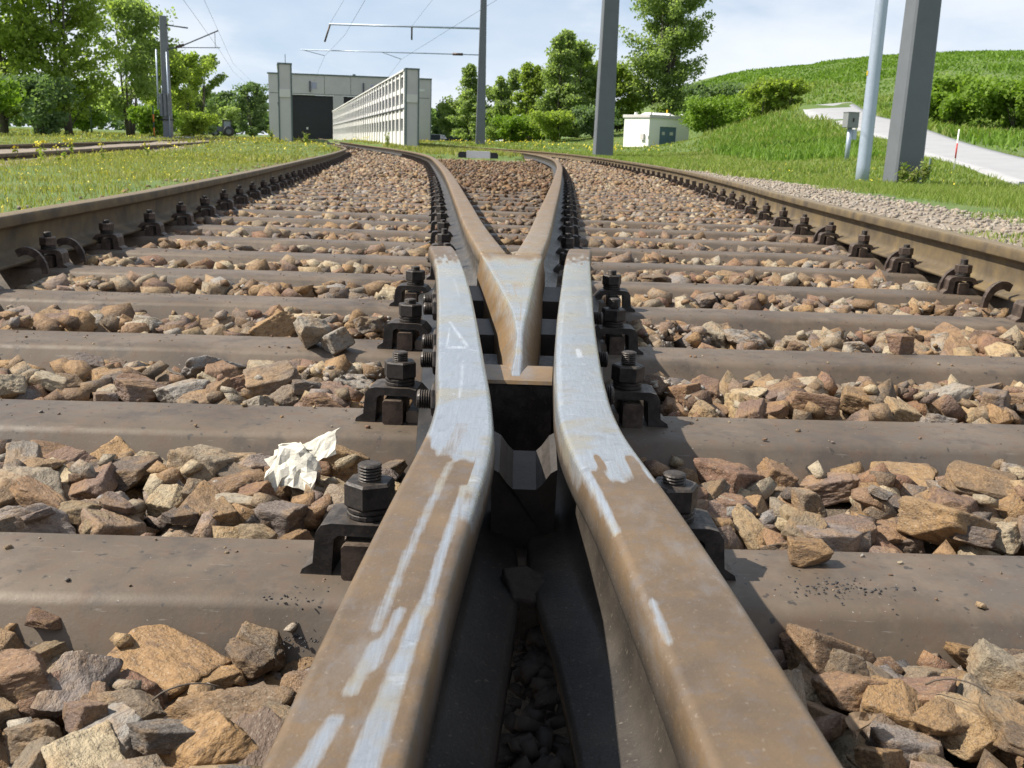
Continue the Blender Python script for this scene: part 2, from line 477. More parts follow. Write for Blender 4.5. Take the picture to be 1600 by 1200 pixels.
M['wire'] = simple('copper_wire', (.10,.11,.13), 0.6, 0.3, 0.1, 4, 0)
M['white'] = simple('white_paint', (.78,.77,.73), 0.6, 0, 0.06, 3, 0.1, 0.003)
M['plaster'] = simple('white_plaster', (.80,.79,.765), 0.85, 0, 0.05, 1.5, 0.15, 0.005)
M['bluedoor'] = simple('blue_grey_door', (.105,.17,.245), 0.55, 0.05, 0.1, 3, 0)
M['black'] = simple('black_rubber', (.02,.021,.023), 0.55, 0, 0.2, 20, 0.1, 0.002)
M['red'] = simple('red_paint', (.55,.05,.04), 0.5, 0, 0.1, 10, 0)
M['orange'] = simple('orange_paint', (.65,.20,.03), 0.6, 0, 0.1, 10, 0)
M['yellow'] = simple('yellow_paint', (.65,.45,.02), 0.55, 0, 0.1, 10, 0)
M['green'] = simple('green_pole', (.05,.085,.07), 0.6, 0.1, 0.1, 5, 0)
M['carwhite'] = simple('car_white', (.75,.76,.77), 0.25, 0, 0.02, 3, 0)
M['carblue'] = simple('car_blue', (.03,.10,.33), 0.25, 0, 0.05, 3, 0)
M['glass'] = simple('dark_glass', (.03,.04,.045), 0.12, 0, 0.1, 3, 0)
M['glass2'] = simple('cab_glass', (.25,.29,.34), 0.12, 0, 0.1, 3, 0)
M['asphalt'] = simple('pale_asphalt', (.34,.34,.345), 0.9, 0, 0.12, 1.2, 0.4, 0.01)
M['cabinet'] = simple('grey_cabinet', (.22,.23,.23), 0.6, 0.1, 0.1, 6, 0.1, 0.002)
M['sign'] = simple('sign_white', (.62,.60,.57), 0.5, 0, 0.05, 20, 0)
M['signink'] = simple('sign_grey_print', (.35,.34,.36), 0.6, 0, 0.1, 20, 0)
M['paper'] = simple('crumpled_paper', (.60,.565,.48), 0.8, 0, 0.16, 30, 0.3, 0.003)
M['twig'] = simple('dry_twig', (.11,.085,.065), 0.9, 0, 0.4, 60, 0.3, 0.001)
M['leafdry'] = simple('dry_leaf', (.22,.15,.09), 0.85, 0, 0.4, 30, 0.2, 0.001)
M['grit'] = simple('dark_grit', (.035,.035,.04), 0.5, 0.2, 0.5, 200, 0)
M['pebble'] = m_stone('pale_pebble', 'island', 1.25)
M['shade_stone'] = simple('shade_dark_stone', (.045,.035,.028), 0.75, 0, 0.4, 2.5, 0.6, 0.004)  # near-black colour stands in for the shade between the wing rails
M['tracklamp'] = simple('signal_housing', (.09,.09,.12), 0.6, 0, 0.1, 5, 0)
M['plate_blue'] = simple('pale_blue_plate', (.36,.36,.48), 0.6, 0, 0.05, 5, 0)

# ------------------------------------------------------------------ track geometry (gauge lines, metres)
TL = [(.2,-1.325),(1,-1.38),(2,-1.455),(2.99,-1.541),(4.5,-1.645),(5.37,-1.73),(7.6,-1.97),(11.6,-2.45),(16,-2.98),(20.3,-3.56),(26,-4.40),(30.7,-5.30),(35.3,-6.45),(49,-9.75),(76,-15.9),(99,-21.0)]
TVL = [(2.24,-.067),(3.06,-.152),(4.49,-.277),(5.33,-.349),(7.2,-.51),(9.01,-.674),(12.5,-1.02),(17.2,-1.53),(23.77,-2.55),(29.76,-3.75),(35.46,-5.15),(49,-8.35),(76,-14.4),(99,-19.5)]
TVR = [(2.28,.052),(2.74,.082),(4.26,.159),(7.32,.307),(9.87,.42),(12.5,.53),(15.1,.61),(19.45,.68),(24,.58),(28,.40),(32.4,-.05),(36.5,-.85),(42,-2.25),(50,-4.25),(70,-9.0),(99,-15.6)]
TR = [(.2,1.345),(1,1.395),(2,1.455),(2.99,1.51),(4.11,1.555),(6.92,1.70),(8.23,1.80),(9.81,1.89),(10.84,1.95),(13.6,2.05),(16.6,2.06),(19.8,2.02),(24,1.93),(27.4,1.77),(33,1.22),(36.5,.58),(42,-.78),(50,-2.8),(70,-7.55),(99,-14.2)]
HH = 0.034
ZT = -0.172           # sleeper top
def zr(y):
    y = np.asarray(y, float)
    return np.where(y < 28, 0.0, 0.0021*(y-28))

def rail_profile(top_n=1):
    half = [(.0,0.0)] + [(.0275*k/top_n, -.0006*(k/top_n)**2) for k in range(1, top_n+1)]
    half += [(.0305,-.0018),(.0327,-.0045),(.0336,-.0105),(.0345,-.031),(.0335,-.035),(.024,-.0385),(.0125,-.0435),(.009,-.052),(.0075,-.075),(.0085,-.108),(.013,-.121),(.022,-.1265),(.057,-.137),(.0615,-.1395),(.0625,-.142),(.0625,-.149)]
    left = [(-x, z) for x, z in half[::-1]]
    return left[:-1] + half        # left foot ... top ... right foot

def sweep(name, C, prof, mat, parent=None, widths=None, drops=None, attrs=None, base=True, capped=True):
    """C (n,3) centre points of the rail head; prof list of (x,z). attrs: function(i, y, x, z) arrays"""
    C = np.asarray(C, float); n = len(C); P = np.array(prof); k = len(P)
    T = np.gradient(C, axis=0); T /= np.linalg.norm(T, axis=1)[:, None]
    N = np.stack([T[:, 1], -T[:, 0]], 1)      # to the right
    V = np.zeros((n, k, 3))
    for i in range(n):
        ws = 1.0 if widths is None else widths[i]
        px = P[:, 0] * ws; pz = P[:, 1].copy()
        if drops is not None:
            hd = P[:, 1] > -.04
            pz = np.where(hd, np.maximum(pz + drops[i] * 1.0, -.05), pz)
        V[i, :, 0] = C[i, 0] + N[i, 0]*px; V[i, :, 1] = C[i, 1] + N[i, 1]*px; V[i, :, 2] = C[i, 2] + pz
    idx = np.arange(n*k).reshape(n, k)
    F = []
    kk = np.arange(k); k2 = (kk+1) % k
    for i in range(n-1):
        F += np.stack([idx[i, kk], idx[i, k2], idx[i+1, k2], idx[i+1, kk]], 1).tolist()
    if capped:
        F.append(idx[0, ::-1].tolist()); F.append(idx[-1].tolist())
    VV = V.reshape(-1, 3)
    at = {'head': np.tile((P[:, 1] > -.03).astype(float), n)}
    if attrs: at.update(attrs(V, P))
    return mk(name, VV, F, mat, parent, True, at)

def ystations(y0, y1):
    ys = [y0]
    while ys[-1] < y1:
        y = ys[-1]; ys.append(min(y1, y + max(.06, .035*y)))
    return np.array(ys)

def plain_rail(tab, sgn, y0, y1, label, group, mat='rail'):
    ys = ystations(y0, y1); xs = interp(tab, ys) + sgn*HH
    o = sweep('rail', np.stack([xs, ys, zr(ys)], 1), rail_profile(2), M[mat])
    return tag(o, label, 'rail', group)

# ------------------------------------------------------------------ ground
CP = [(-3,5,-.07),(-4,9,-.06),(-4,15,-.06),(-10,20,-.08),(-15,40,-.05),(-10,34,.05),(-30,60,0),(-60,100,.2),(0,45,.05),(-3,58,.18),(5,60,.22),(8.3,66,.25),(11.4,68,.35),(-10,100,.15),(-40,20,-.1),
      (-30,30,-.12),(0,100,.3),(10,100,.9),(-20,150,.3),(0,-10,-.15),(5,-5,-.15),(-8,-5,-.12),(2.6,5.6,-.11),(2.9,8,-.11),(3,15,-.1),(4,12,-.13),(5.9,15.5,-.17),(7.05,22,.13),(5,30,-.02),(3,33,-.03),(6,40,.03),(6.4,50,.10),(8.2,60,.2),(5.3,24,-.06),(7.5,42,.12),(1.5,25,-.05),(-2,20,-.12),(8,10,-.2),(14,8,-.3),(-30,-10,-.1),
      (8.66,17.5,-.05),(8.43,18.5,.0),(9.75,24,.23),(11.2,31,.75),(11.9,36,1.1),(12.4,42,1.62),(13.4,50,2.52),(11.3,23,.27),(11.76,25,.37),(13.2,31,.72),(14.2,36,1.16),(15.1,42,1.65),(15.9,49,2.23),(17.3,55,2.95),(9.5,15,-.15),(13,17,-.1),
      (10,48,.95),(11.5,48,1.5),(12.8,50,2.1),(8,45,.4),(8.7,36,.40),(8,27,.22),(7,55,.3),
      (18.8,120,7.4),(24.2,115,8.5),(32.5,110,9.5),(37.4,105,9.9),(39.8,100,9.8),(45.3,95,9.7),(59,90,9.7),(22.3,62,3.75),(20.4,42,1.8),(18.8,70,4.0),(28.9,60,4.3),(19.4,100,5.9),(17,36,1.2),(20,25,.6),(30,40,2.2),(45,60,6.0),
      (25,140,7.0),(45,135,9),(60,125,9.5),(90,90,9.5),(12,120,3.2),(5,140,1.0),(16,80,3.6),(13.5,75,2.6)]
CPa = np.array(CP, float)
def _tps_fit(P, lam=0.4):
    n = len(P); d = np.linalg.norm(P[:, None, :2]-P[None, :, :2], axis=2)
    K = d**2*np.log(d+1e-9) + lam*np.eye(n)
    A = np.zeros((n+3, n+3)); A[:n, :n] = K; A[:n, n] = 1; A[:n, n+1:] = P[:, :2]; A[n, :n] = 1; A[n+1:, :n] = P[:, :2].T
    return np.linalg.solve(A, np.concatenate([P[:, 2], [0, 0, 0]]))
_TW = _tps_fit(CPa)
def terrain(x, y):
    x = np.atleast_1d(np.asarray(x, float)); y = np.atleast_1d(np.asarray(y, float))
    xc = np.clip(x, -80, 95); yc = np.clip(y, -15, 150)
    z = np.zeros(x.shape)
    for i in range(0, x.size, 20000):
        a = xc.ravel()[i:i+20000]; b = yc.ravel()[i:i+20000]
        d = np.sqrt((a[:, None]-CPa[None, :, 0])**2 + (b[:, None]-CPa[None, :, 1])**2)
        z.ravel()[i:i+20000] = (d**2*np.log(d+1e-9)) @ _TW[:-3] + _TW[-3] + _TW[-2]*a + _TW[-1]*b
    z = np.clip(z, -.6, 11)
    near = (x < 3.0) & (y < 30)                      # keep the track shelf flat
    return np.where(near, np.clip(z, -.13, -.03), z)
def on_track(x, y, pad=0.0):
    x = np.asarray(x, float); y = np.asarray(y, float); yy = np.clip(y, .2, 98)
    l = interp(TL, yy)-.10-pad; vl = interp(TVL, np.clip(yy, 2.3, 98))+.35+pad; vr = interp(TVR, np.clip(yy, 2.3, 98))-.35-pad; r = interp(TR, yy)+.10+pad
    return (((x > l) & (x < vl)) | ((x > vr) & (x < r)) | ((y < 24.5) & (x > l) & (x < r))) & (y < 99)

gx = np.concatenate([-np.geomspace(3200, 8.2, 46), np.arange(-8, 8.01, .13), np.geomspace(8.3, 3200, 60)])
gy = np.concatenate([[-2500, -600, -150, -40, -12, -4], np.arange(-2, 20, .2), np.arange(20, 50, .45), np.geomspace(50, 3800, 80)])
GX, GY = np.meshgrid(gx, gy)
GZ = terrain(GX.ravel(), GY.ravel()).reshape(GX.shape)
GZ += 0.012*vnoise(GX*3, GY*3) * (np.abs(GX) < 60)
tr_in = on_track(GX, GY, 0.05)
GZ = np.where(tr_in, -.27+zr(np.clip(GY, 0, 99)), GZ)
grassm = np.ones(GX.shape)
rr = interp(TR, np.clip(GY, .2, 98))
ll = interp(TL, np.clip(GY, .2, 98))
dr = GX - rr
grassm -= np.clip(1.25 - np.abs(dr-.5)/1.2, 0, 1.1) * ((GY < 17) & (dr > -.2))
grassm -= np.clip(1.0 - (ll-GX)/.55, 0, .9) * ((GX < ll) & (GY < 30))
grassm[tr_in] = 0
fl_ = np.abs(GX-(-5.16-.215*(GY-10.1))+.75)
GZ = np.where((fl_ < 1.5) & (GY > 0) & (GY < 96), np.minimum(GZ, -.065+.02*np.clip((fl_-1.1)/.4, 0, 1)+zr(np.clip(GY, 0, 99))*.6), GZ)
grassm = np.where((fl_ < 1.25) & (GY > 0) & (GY < 96), .1, grassm)
ny, nx = GX.shape
idx = np.arange(nx*ny).reshape(ny, nx)
GF = np.stack([idx[:-1, :-1], idx[:-1, 1:], idx[1:, 1:], idx[1:, :-1]], -1).reshape(-1, 4)
ground = big('ground', np.stack([GX, GY, GZ], -1).reshape(-1, 3), GF, M['ground'], None, {'grass': grassm.ravel()}, True)
tag(ground, kind='structure')
_gxs, _gys = gx, gy
def gz(x, y):
    """height of the built ground sheet"""
    x = np.asarray(x, float); y = np.asarray(y, float)
    i = np.clip(np.searchsorted(gx, x)-1, 0, nx-2); j = np.clip(np.searchsorted(gy, y)-1, 0, ny-2)
    a = (x-gx[i])/(gx[i+1]-gx[i]); b = (y-gy[j])/(gy[j+1]-gy[j])
    return (GZ[j, i]*(1-a)*(1-b)+GZ[j, i+1]*a*(1-b)+GZ[j+1, i]*(1-a)*b+GZ[j+1, i+1]*a*b)

# ballast bed: the sheet the stones lie in
by = np.concatenate([np.arange(-1.5, 8, .08), np.arange(8, 40, .4), np.arange(40, 100, 2.0)])
bu = np.linspace(0, 1, 40)
BV = []; 
L_ = interp(TL, np.clip(by, .2, 99))-.22; R_ = interp(TR, np.clip(by, .2, 99))+.22
VL_ = interp(TVL, np.clip(by, 2.3, 99))+.5; VR_ = interp(TVR, np.clip(by, 2.3, 99))-.5
def bed_z(x, y): return np.where(y < 7, -.245, np.where(y < 8.5, -.245+.05*(y-7)/1.5, -.195)) + zr(y) + .012*vnoise(x*14, y*14)
def strip(name, a, b, ys, parent=None):
    X = a[:, None]+(b-a)[:, None]*bu[None, :]; Y = np.repeat(ys[:, None], len(bu), 1)
    Z = bed_z(X, Y)
    n = np.arange(X.size).reshape(X.shape)
    F = np.stack([n[:-1, :-1], n[:-1, 1:], n[1:, 1:], n[1:, :-1]], -1).reshape(-1, 4)
    return big(name, np.stack([X, Y, Z], -1).reshape(-1, 3), F, M['bed'], parent, None, True)
k = by <= 24.8
bed = tag(strip('ballast_bed', L_[k], R_[k], by[k]), kind='structure')
k = by >= 24.7
tag(strip('ballast_bed', L_[k], VL_[k], by[k]), kind='structure')
tag(strip('ballast_bed', VR_[k], R_[k], by[k]), kind='structure')

# road climbing the hill
rlo = [(17.5,8.66),(18.5,8.43),(24,9.75),(31,11.2),(36,11.9),(42,12.42),(50,13.42)]
ru = [(23,11.32),(25,11.76),(31,13.2),(36,14.2),(42,15.1),(49,15.9),(55,17.3)]
def edge_pts(tab, n=60):
    t = np.linspace(0, 1, n); a = np.array(tab); s = np.linspace(0, 1, len(tab))
    return np.stack([np.interp(t, s, a[:, 1]), np.interp(t, s, a[:, 0])], 1)
A = edge_pts([(10,6.4),(18.5,8.45),(31,11.15),(42,12.6),(50,13.5),(56,15.5)]); B = edge_pts([(13,9.0),(22.2,11.1),(34,13.8),(44,15.4),(53,16.8),(58,20.0)])
rv = []; 
for i in range(len(A)):
    for s in np.linspace(0, 1, 9):
        p = A[i]*(1-s)+B[i]*s; rv.append((p[0], p[1], 0))
rv = np.array(rv); rz_ = gz(rv[:, 0], rv[:, 1]).reshape(-1, 9)
rz_ = np.stack([np.convolve(np.pad(rz_[:, q], 3, 'edge'), np.ones(7)/7, 'valid') for q in range(9)], 1)
rv[:, 2] = rz_.ravel()+.05
rv = rv.reshape(-1, 9, 3)
lo_ = rv[:, :1].copy(); lo_[..., 0] -= .12; lo_[..., 2] -= .35; hi_ = rv[:, -1:].copy(); hi_[..., 0] += .12; hi_[..., 2] -= .35
rv = np.concatenate([lo_, rv, hi_], 1).reshape(-1, 3)      # the sheet turns down into the ground at both edges
n = np.arange(len(rv)).reshape(-1, 11)
road = big('road', rv, np.stack([n[:-1, :-1], n[:-1, 1:], n[1:, 1:], n[1:, :-1]], -1).reshape(-1, 4), M['asphalt'], None, None, True)
tag(road, kind='structure')
# pale paved strip beside the far left track
pv = []
for y in np.arange(38, 74, 1.5):
    x = -5.16-.215*(y-10.1)-2.6
    pv += [(x-1.6, y, float(gz(x-1.6, y))+.02), (x, y, float(gz(x, y))+.02)]
n = np.arange(len(pv)).reshape(-1, 2)
tag(big('path', np.array(pv), np.stack([n[:-1, 0], n[:-1, 1], n[1:, 1], n[1:, 0]], -1), M['asphalt'], None, None, True), kind='structure')

# ------------------------------------------------------------------ rails
plain_rail(TL, -1, -1.2, 99, 'brown rusty outer rail along the grass on the left', 'rails of the turnout')
plain_rail(TR, +1, -1.2, 99, 'brown rusty outer rail sweeping along the right side by the masts', 'rails of the turnout')
leg_l = plain_rail(TVL, +1, 2.42, 99, 'orange-brown rail forming the left leg of the V and curving to the depot', 'rails of the turnout', 'rail')
leg_r = plain_rail(TVR, -1, 2.42, 99, 'grey-brown rail forming the right leg of the V and bending left far off', 'rails of the turnout', 'rail')
def leg_polish(o, c):
    me = o.data
    co = np.zeros(len(me.vertices)*3, np.float32); me.vertices.foreach_get('co', co); co = co.reshape(-1, 3)
    p = np.clip(1.0-(co[:, 1]-2.4)/6.0, 0, 1)*c
    at = me.attributes.new('polish', 'FLOAT', 'POINT'); at.data.foreach_set('value', p.astype(np.float32))
    me.materials[0] = M['nose']
leg_polish(leg_l, .28); leg_polish(leg_r, .36)
def far_left(y): return -5.16-.215*(y-10.1)
for off, lab in ((0, 'near rail of the separate track beyond the left grass strip'), (-1.49, 'far rail of the separate track beyond the left grass strip')):
    ys = ystations(2.0, 95); xs = far_left(ys)+off
    tag(sweep('rail', np.stack([xs, ys, np.full(len(ys), .0)+zr(ys)*.6], 1), rail_profile(2), M['rail']), lab, 'rail', 'rails of the far left track')

# wing rails: (y, left edge, right edge)
WL = [(-.6,-.150,-.085),(.15,-.114,-.049),(.373,-.104,-.039),(.567,-.096,-.0315),(.72,-.0885,-.0225),(.82,-.0825,-.0165),(.90,-.0785,-.0150),(.98,-.0785,-.0185),(1.2,-.0945,-.034),(1.49,-.1165,-.0555),(1.9,-.150,-.089),(2.2,-.178,-.118),(2.42,-.204,-.142),(2.58,-.226,-.166),(2.66,-.236,-.180)]
WR = [(-.6,.135,.20),(.15,.104,.168),(.384,.092,.155),(.556,.081,.1435),(.749,.065,.1255),(.83,.055,.116),(.90,.0490,.109),(.98,.0465,.1055),(1.09,.0485,.1065),(1.32,.0565,.115),(1.51,.0655,.1245),(1.97,.092,.152),(2.30,.112,.172),(2.47,.124,.184),(2.62,.138,.197),(2.70,.148,.202)]
def wing(tab, polish, label, mat='wing'):
    y0, y1 = tab[0][0], tab[-1][0]
    ys = np.concatenate([np.arange(y0, .3, .05), np.arange(.3, y1-.1, .008), np.linspace(y1-.1, y1, 14)])
    xl = interp([(a, b) for a, b, c in tab], ys); xr = interp([(a, c) for a, b, c in tab], ys)
    wd = (xr-xl)/(2*.0335)
    d = np.where(ys > y1-.10, -.035*((ys-(y1-.10))/.10)**2.2, 0.0)
    def at(V, P):
        t = np.tile(P[:, 0]/.0335, (len(ys), 1)); Y = np.repeat(ys[:, None], len(P), 1)
        z = np.tile(P[:, 1], (len(ys), 1))
        pol = polish(t*.5+.5, Y) * np.clip(1+z/.026, 0, 1)
        mk_ = (band(t*.5+.5, Y, 1.47, .30, 1.29, .66, .03, .05, .03) + band(t*.5+.5, Y, 1.42, .30, 1.28, .22, .015, .02, .02) + band(t*.5+.5, Y, 1.288, .45, 1.272, .45, .22, .22, .05) + .8*band(t*.5+.5, Y, 1.20, .55, 1.02, .42, .02, .03, .03) + .7*band(t*.5+.5, Y, 1.95, .55, 1.72, .62, .02, .02, .02)) if tab is WL else (band(t*.5+.5, Y, 1.30, .52, 1.24, .55, .05, .07, .03) + .6*band(t*.5+.5, Y, 1.7, .15, 1.0, .10, .03, .03, .03) + .6*band(t*.5+.5, Y, 1.75, .8, 1.55, .85, .03, .03, .03))
        mk_ = mk_*(.55+.45*vnoise(t*20, Y*60))
        return {'polish': pol.ravel(), 'mark': np.clip(mk_, 0, 1).ravel()}
    o = sweep('wing_rail', np.stack([(xl+xr)/2, ys, 0*ys], 1), rail_profile(22), M[mat], None, wd, d, at)
    return tag(o, label, 'rail', 'wing rails of the crossing')
def sstep(a, b, x): 
    t = np.clip((x-a)/(b-a), 0, 1); return t*t*(3-2*t)
def band(t, y, y0, t0, y1, t1, w0, w1, soft=.05):
    """bright streak from (y0,t0) to (y1,t1) of half width w0..w1"""
    s = np.clip((y-y0)/(y1-y0), 0, 1); c = t0+(t1-t0)*s; w = w0+(w1-w0)*s
    return (1-sstep(w-soft, w+soft, np.abs(t-c))) * ((y > min(y0, y1)) & (y < max(y0, y1)))
def pol_left(t, y):
    n = .05*vnoise(t*9, y*22)
    p = sstep(.80, .86, y+n+.07*(t-.6)+.09*(t > .82)) * (1-sstep(2.06, 2.44, y+2.5*n))*.95
    p = np.maximum(p, .68*band(t, y, .745, .80, .52, .80, .045, .05))
    p = np.maximum(p, .74*band(t, y, .54, .78, .30, .66, .05, .13))
    p = np.maximum(p, .6*band(t, y, .53, .60, .46, .52, .05, .05))
    p = np.maximum(p, .62*band(t, y, .485, .50, .43, .42, .06, .06))
    p = np.maximum(p, .64*band(t, y, .418, .40, .30, .20, .06, .08))
    p = np.maximum(p, .50*band(t, y, .80, .52, .50, .44, .05, .05, .06))
    p = np.where((y > .80) & (y < .92) & (np.abs(t-.42-.8*(y-.80)) < .10), p*.55, p)
    return p + .06
def pol_right(t, y):
    n = .05*vnoise(t*9+5, y*22)
    p = sstep(.775, .825, y+1.2*n+.02*np.sin(t*14)) * (1-sstep(2.10, 2.48, y+2.5*n))*.95
    p = np.maximum(p, .95*band(t, y, .93, .06, .66, .06, .07, .035))
    p = np.maximum(p, .75*band(t, y, .55, .10, .50, .09, .03, .03))
    return p + .07
wl_o = wing(WL, pol_left, 'left wing rail with bright ground steel top and rusty near end', 'wing_shade')
wr_o = wing(WR, pol_right, 'right wing rail with bright ground steel top and rusty near end')

def hexnut(r, z0, z1, n=6, ch=.0025):
    mb = MB()
    c = [(r*math.cos(math.pi/3*k+.26), r*math.sin(math.pi/3*k+.26)) for k in range(6)]
    def ring(s, z): return [(x*s, y*s, z) for x, y in c]
    rings = [ring(.9, z0), ring(1, z0+ch), ring(1, z1-ch), ring(.9, z1)]
    V = sum(rings, []); F = [tuple(range(5, -1, -1)), tuple(range(18, 24))]
    for i in range(3):
        for q in range(6):
            q2 = (q+1) % 6; F.append((i*6+q, i*6+q2, i*6+6+q2, i*6+6+q))
    return mb.add(V, F)
def thread(r, z0, z1, pitch=.0032):
    p = [(r*.9, z0)]; z = z0
    while z+pitch < z1:
        p += [(r*.88, z), (r, z+pitch*.5)]; z += pitch
    p += [(r*.9, z1-.001), (r*.7, z1)]
    return MB().lathe(p, 18)

# horizontal bolts through the wing rail webs
nut_side = hexnut(.024, 0, .022).build('bolt', M['iron'])
bolt_me = nut_side.data; bpy.data.objects.remove(nut_side)
th_me = thread(.0135, .02, .042).build('thread', M['iron']); thm = th_me.data; bpy.data.objects.remove(th_me)
for par, sx, pts in ((wl_o, -1, [(-.135,1.305),(-.152,1.555),(-.168,1.70),(-.205,2.05),(-.215,2.16)]), (wr_o, 1, [(.110,1.36),(.125,1.60),(.150,2.0)])):
    tb = WL if sx < 0 else WR
    for x, y in pts:
        c = float(interp([(a, (b+c_)/2) for a, b, c_ in tb], y))
        for me, nm in ((bolt_me, 'nut'), (thm, 'bolt_end')):
            o = link(nm, me, par); o.location = (c+sx*.014, y, -.078); o.rotation_euler = (0, sx*math.pi/2, .0)

# ------------------------------------------------------------------ crossing nose
nose_root = tag(empty('crossing_nose', (0, 1.25, -.15)), 'pointed V-shaped crossing nose of bright steel between the two wing rails', 'crossing nose')
def sub(o): o.parent = nose_root; o.matrix_parent_inverse = Matrix.Translation(nose_root.location).inverted(); return o
NS = [(1.275,-.003,.013,-.0365),(1.30,-.002,.012,-.033),(1.36,.0025,.0135,-.022),(1.44,.0045,.0135,-.010),(1.52,.001,.0165,-.006),(1.63,-.005,.0225,-.003),(1.85,-.0275,.033,-.0005),(2.05,-.048,.0425,0),(2.24,-.067,.0515,0),(2.42,-.0855,.064,0)]
ys = np.concatenate([np.linspace(1.275, 2.42, 110)])
xl = np.interp(ys, [a[0] for a in NS], [a[1] for a in NS]); xr = np.interp(ys, [a[0] for a in NS], [a[2] for a in NS]); zt = np.interp(ys, [a[0] for a in NS], [a[3] for a in NS])
V = []; pol = []
NT_ = 13
for i in range(len(ys)):
    y = ys[i]; row = []
    sp = np.interp(y, [1.275, 1.5, 1.8, 2.42], [.020, .024, .020, .008])
    l, r = xl[i], xr[i]; rd = min(.0035, (r-l)*.3)
    row.append((l-sp-.002, -.147)); row.append((l-sp, -.060)); row.append((l-sp*.95, -.046)); row.append((l-.001, zt[i]-.0055)); row.append((l+rd*.3, zt[i]-.0015))
    for q in range(NT_): row.append((l+rd+(r-l-2*rd)*q/(NT_-1), zt[i]))
    row += [(r-rd*.3, zt[i]-.0015), (r+.001, zt[i]-.0055), (r+sp*.95, -.046), (r+sp, -.060), (r+sp+.002, -.147)]
    V += [(x, y, z) for x, z in row]
    nk = len(row)
    up = 0.9*(1-sstep(2.25, 2.42, y)) + .32
    pol += [0, 0, .1] + [up*.35, up*1.0] + [up*(.62+.3*vnoise(q*.8, y*9)) for q in range(NT_)] + [up*1.0, up*.35, .1, 0, 0]
idx = np.arange(len(ys)*nk).reshape(len(ys), nk)
F = []
for i in range(len(ys)-1):
    for q in range(nk-1): F.append((idx[i, q], idx[i, q+1], idx[i+1, q+1], idx[i+1, q]))
F.append(tuple(idx[0, ::-1])); F.append(tuple(idx[-1]))
F = [tuple(int(v) for v in f) for f in F]
sub(mk('nose', V, F, M['nose'], None, True, {'polish': np.array([float(np.clip(p, 0, 1)) for p in pol]), 'head': np.ones(len(V))}))
# block the nose sits on, machined steps and the spacer further forward
def xw(tab, y, side): return float(interp([(a, (c if side > 0 else b)) for a, b, c in tab], y))
mb = MB()
yb = 1.255
for y0, y1, zt_, ins in ((1.255, 1.345, -.041, .001), (1.345, 1.60, -.075, .001)):
    a0, a1 = xw(WL, y0, 1)+ins, xw(WL, y1, 1)+ins; b0, b1 = xw(WR, y0, -1)-ins, xw(WR, y1, -1)-ins
    mb.add([(a0, y0+.006, -.150), (b0, y0+.006, -.150), (b1, y1, -.150), (a1, y1, -.150), (a0, y0, zt_), (b0, y0, zt_), (b1, y1, zt_), (a1, y1, zt_)],
           [(0, 3, 2, 1), (4, 5, 6, 7), (0, 1, 5, 4), (1, 2, 6, 5), (2, 3, 7, 6), (3, 0, 4, 7)])
blk = sub(mb.build('nose_block', M['iron'], None))  # black for oily steel and for shade painted onto the front
a0, a1 = xw(WL, 1.255, 1)+.002, xw(WL, 1.345, 1)+.002; b0, b1 = xw(WR, 1.255, -1)-.002, xw(WR, 1.345, -1)-.002
tp = MB().add([(a0, 1.252, -.0405), (b0, 1.252, -.0405), (b1, 1.345, -.0405), (a1, 1.345, -.0405), (a0, 1.254, -.036), (b0, 1.254, -.036), (b1, 1.345, -.036), (a1, 1.345, -.036)],
     [(0, 3, 2, 1), (4, 5, 6, 7), (0, 1, 5, 4), (1, 2, 6, 5), (2, 3, 7, 6), (3, 0, 4, 7)]).build('nose_seat', M['nose'], None)
tp.data.attributes.new('polish', 'FLOAT', 'POINT').data.foreach_set('value', [.12]*8)
tp.data.attributes.new('head', 'FLOAT', 'POINT').data.foreach_set('value', [1.0]*8)
sub(tp)
# filler blocks in the flangeways either side of the nose
for (tab, side, y0, y1) in ((WL, 1, 1.70, 1.86), (WR, -1, 1.72, 1.88), (WL, 1, 2.08, 2.30), (WR, -1, 2.10, 2.32)):
    m2 = MB()
    def nx_(y): return float(np.interp(y, [a[0] for a in NS], [a[1 if side > 0 else 2] for a in NS]))
    w0, w1 = xw(tab, y0, side), xw(tab, y1, side); n0, n1 = nx_(y0)-side*.012, nx_(y1)-side*.012
    a = [(w0, y0), (n0, y0), (n1, y1), (w1, y1)] if side > 0 else [(n0, y0), (w0, y0), (w1, y1), (n1, y1)]
    m2.prismz(a, -.148, -.062)
    sub(m2.build('filler_block', M['casting']))
m3 = MB()
prf = [(-.0175,-.150),(.0485,-.150),(.0485,-.040),(.0420,-.044),(.034,-.056),(.028,-.062),(.004,-.062),(-.002,-.056),(-.010,-.045),(-.0175,-.041)]
m3.add([(x, .955 if z > -.1 else .975, z-.016 if z > -.1 else z) for x, z in prf] + [(x, 1.035, z) for x, z in prf],
       [tuple(range(10)), tuple(range(19, 9, -1))] + [(i, i+10, (i+1) % 10+10, (i+1) % 10) for i in range(10)])
sub(m3.build('spacer', M['casting']))

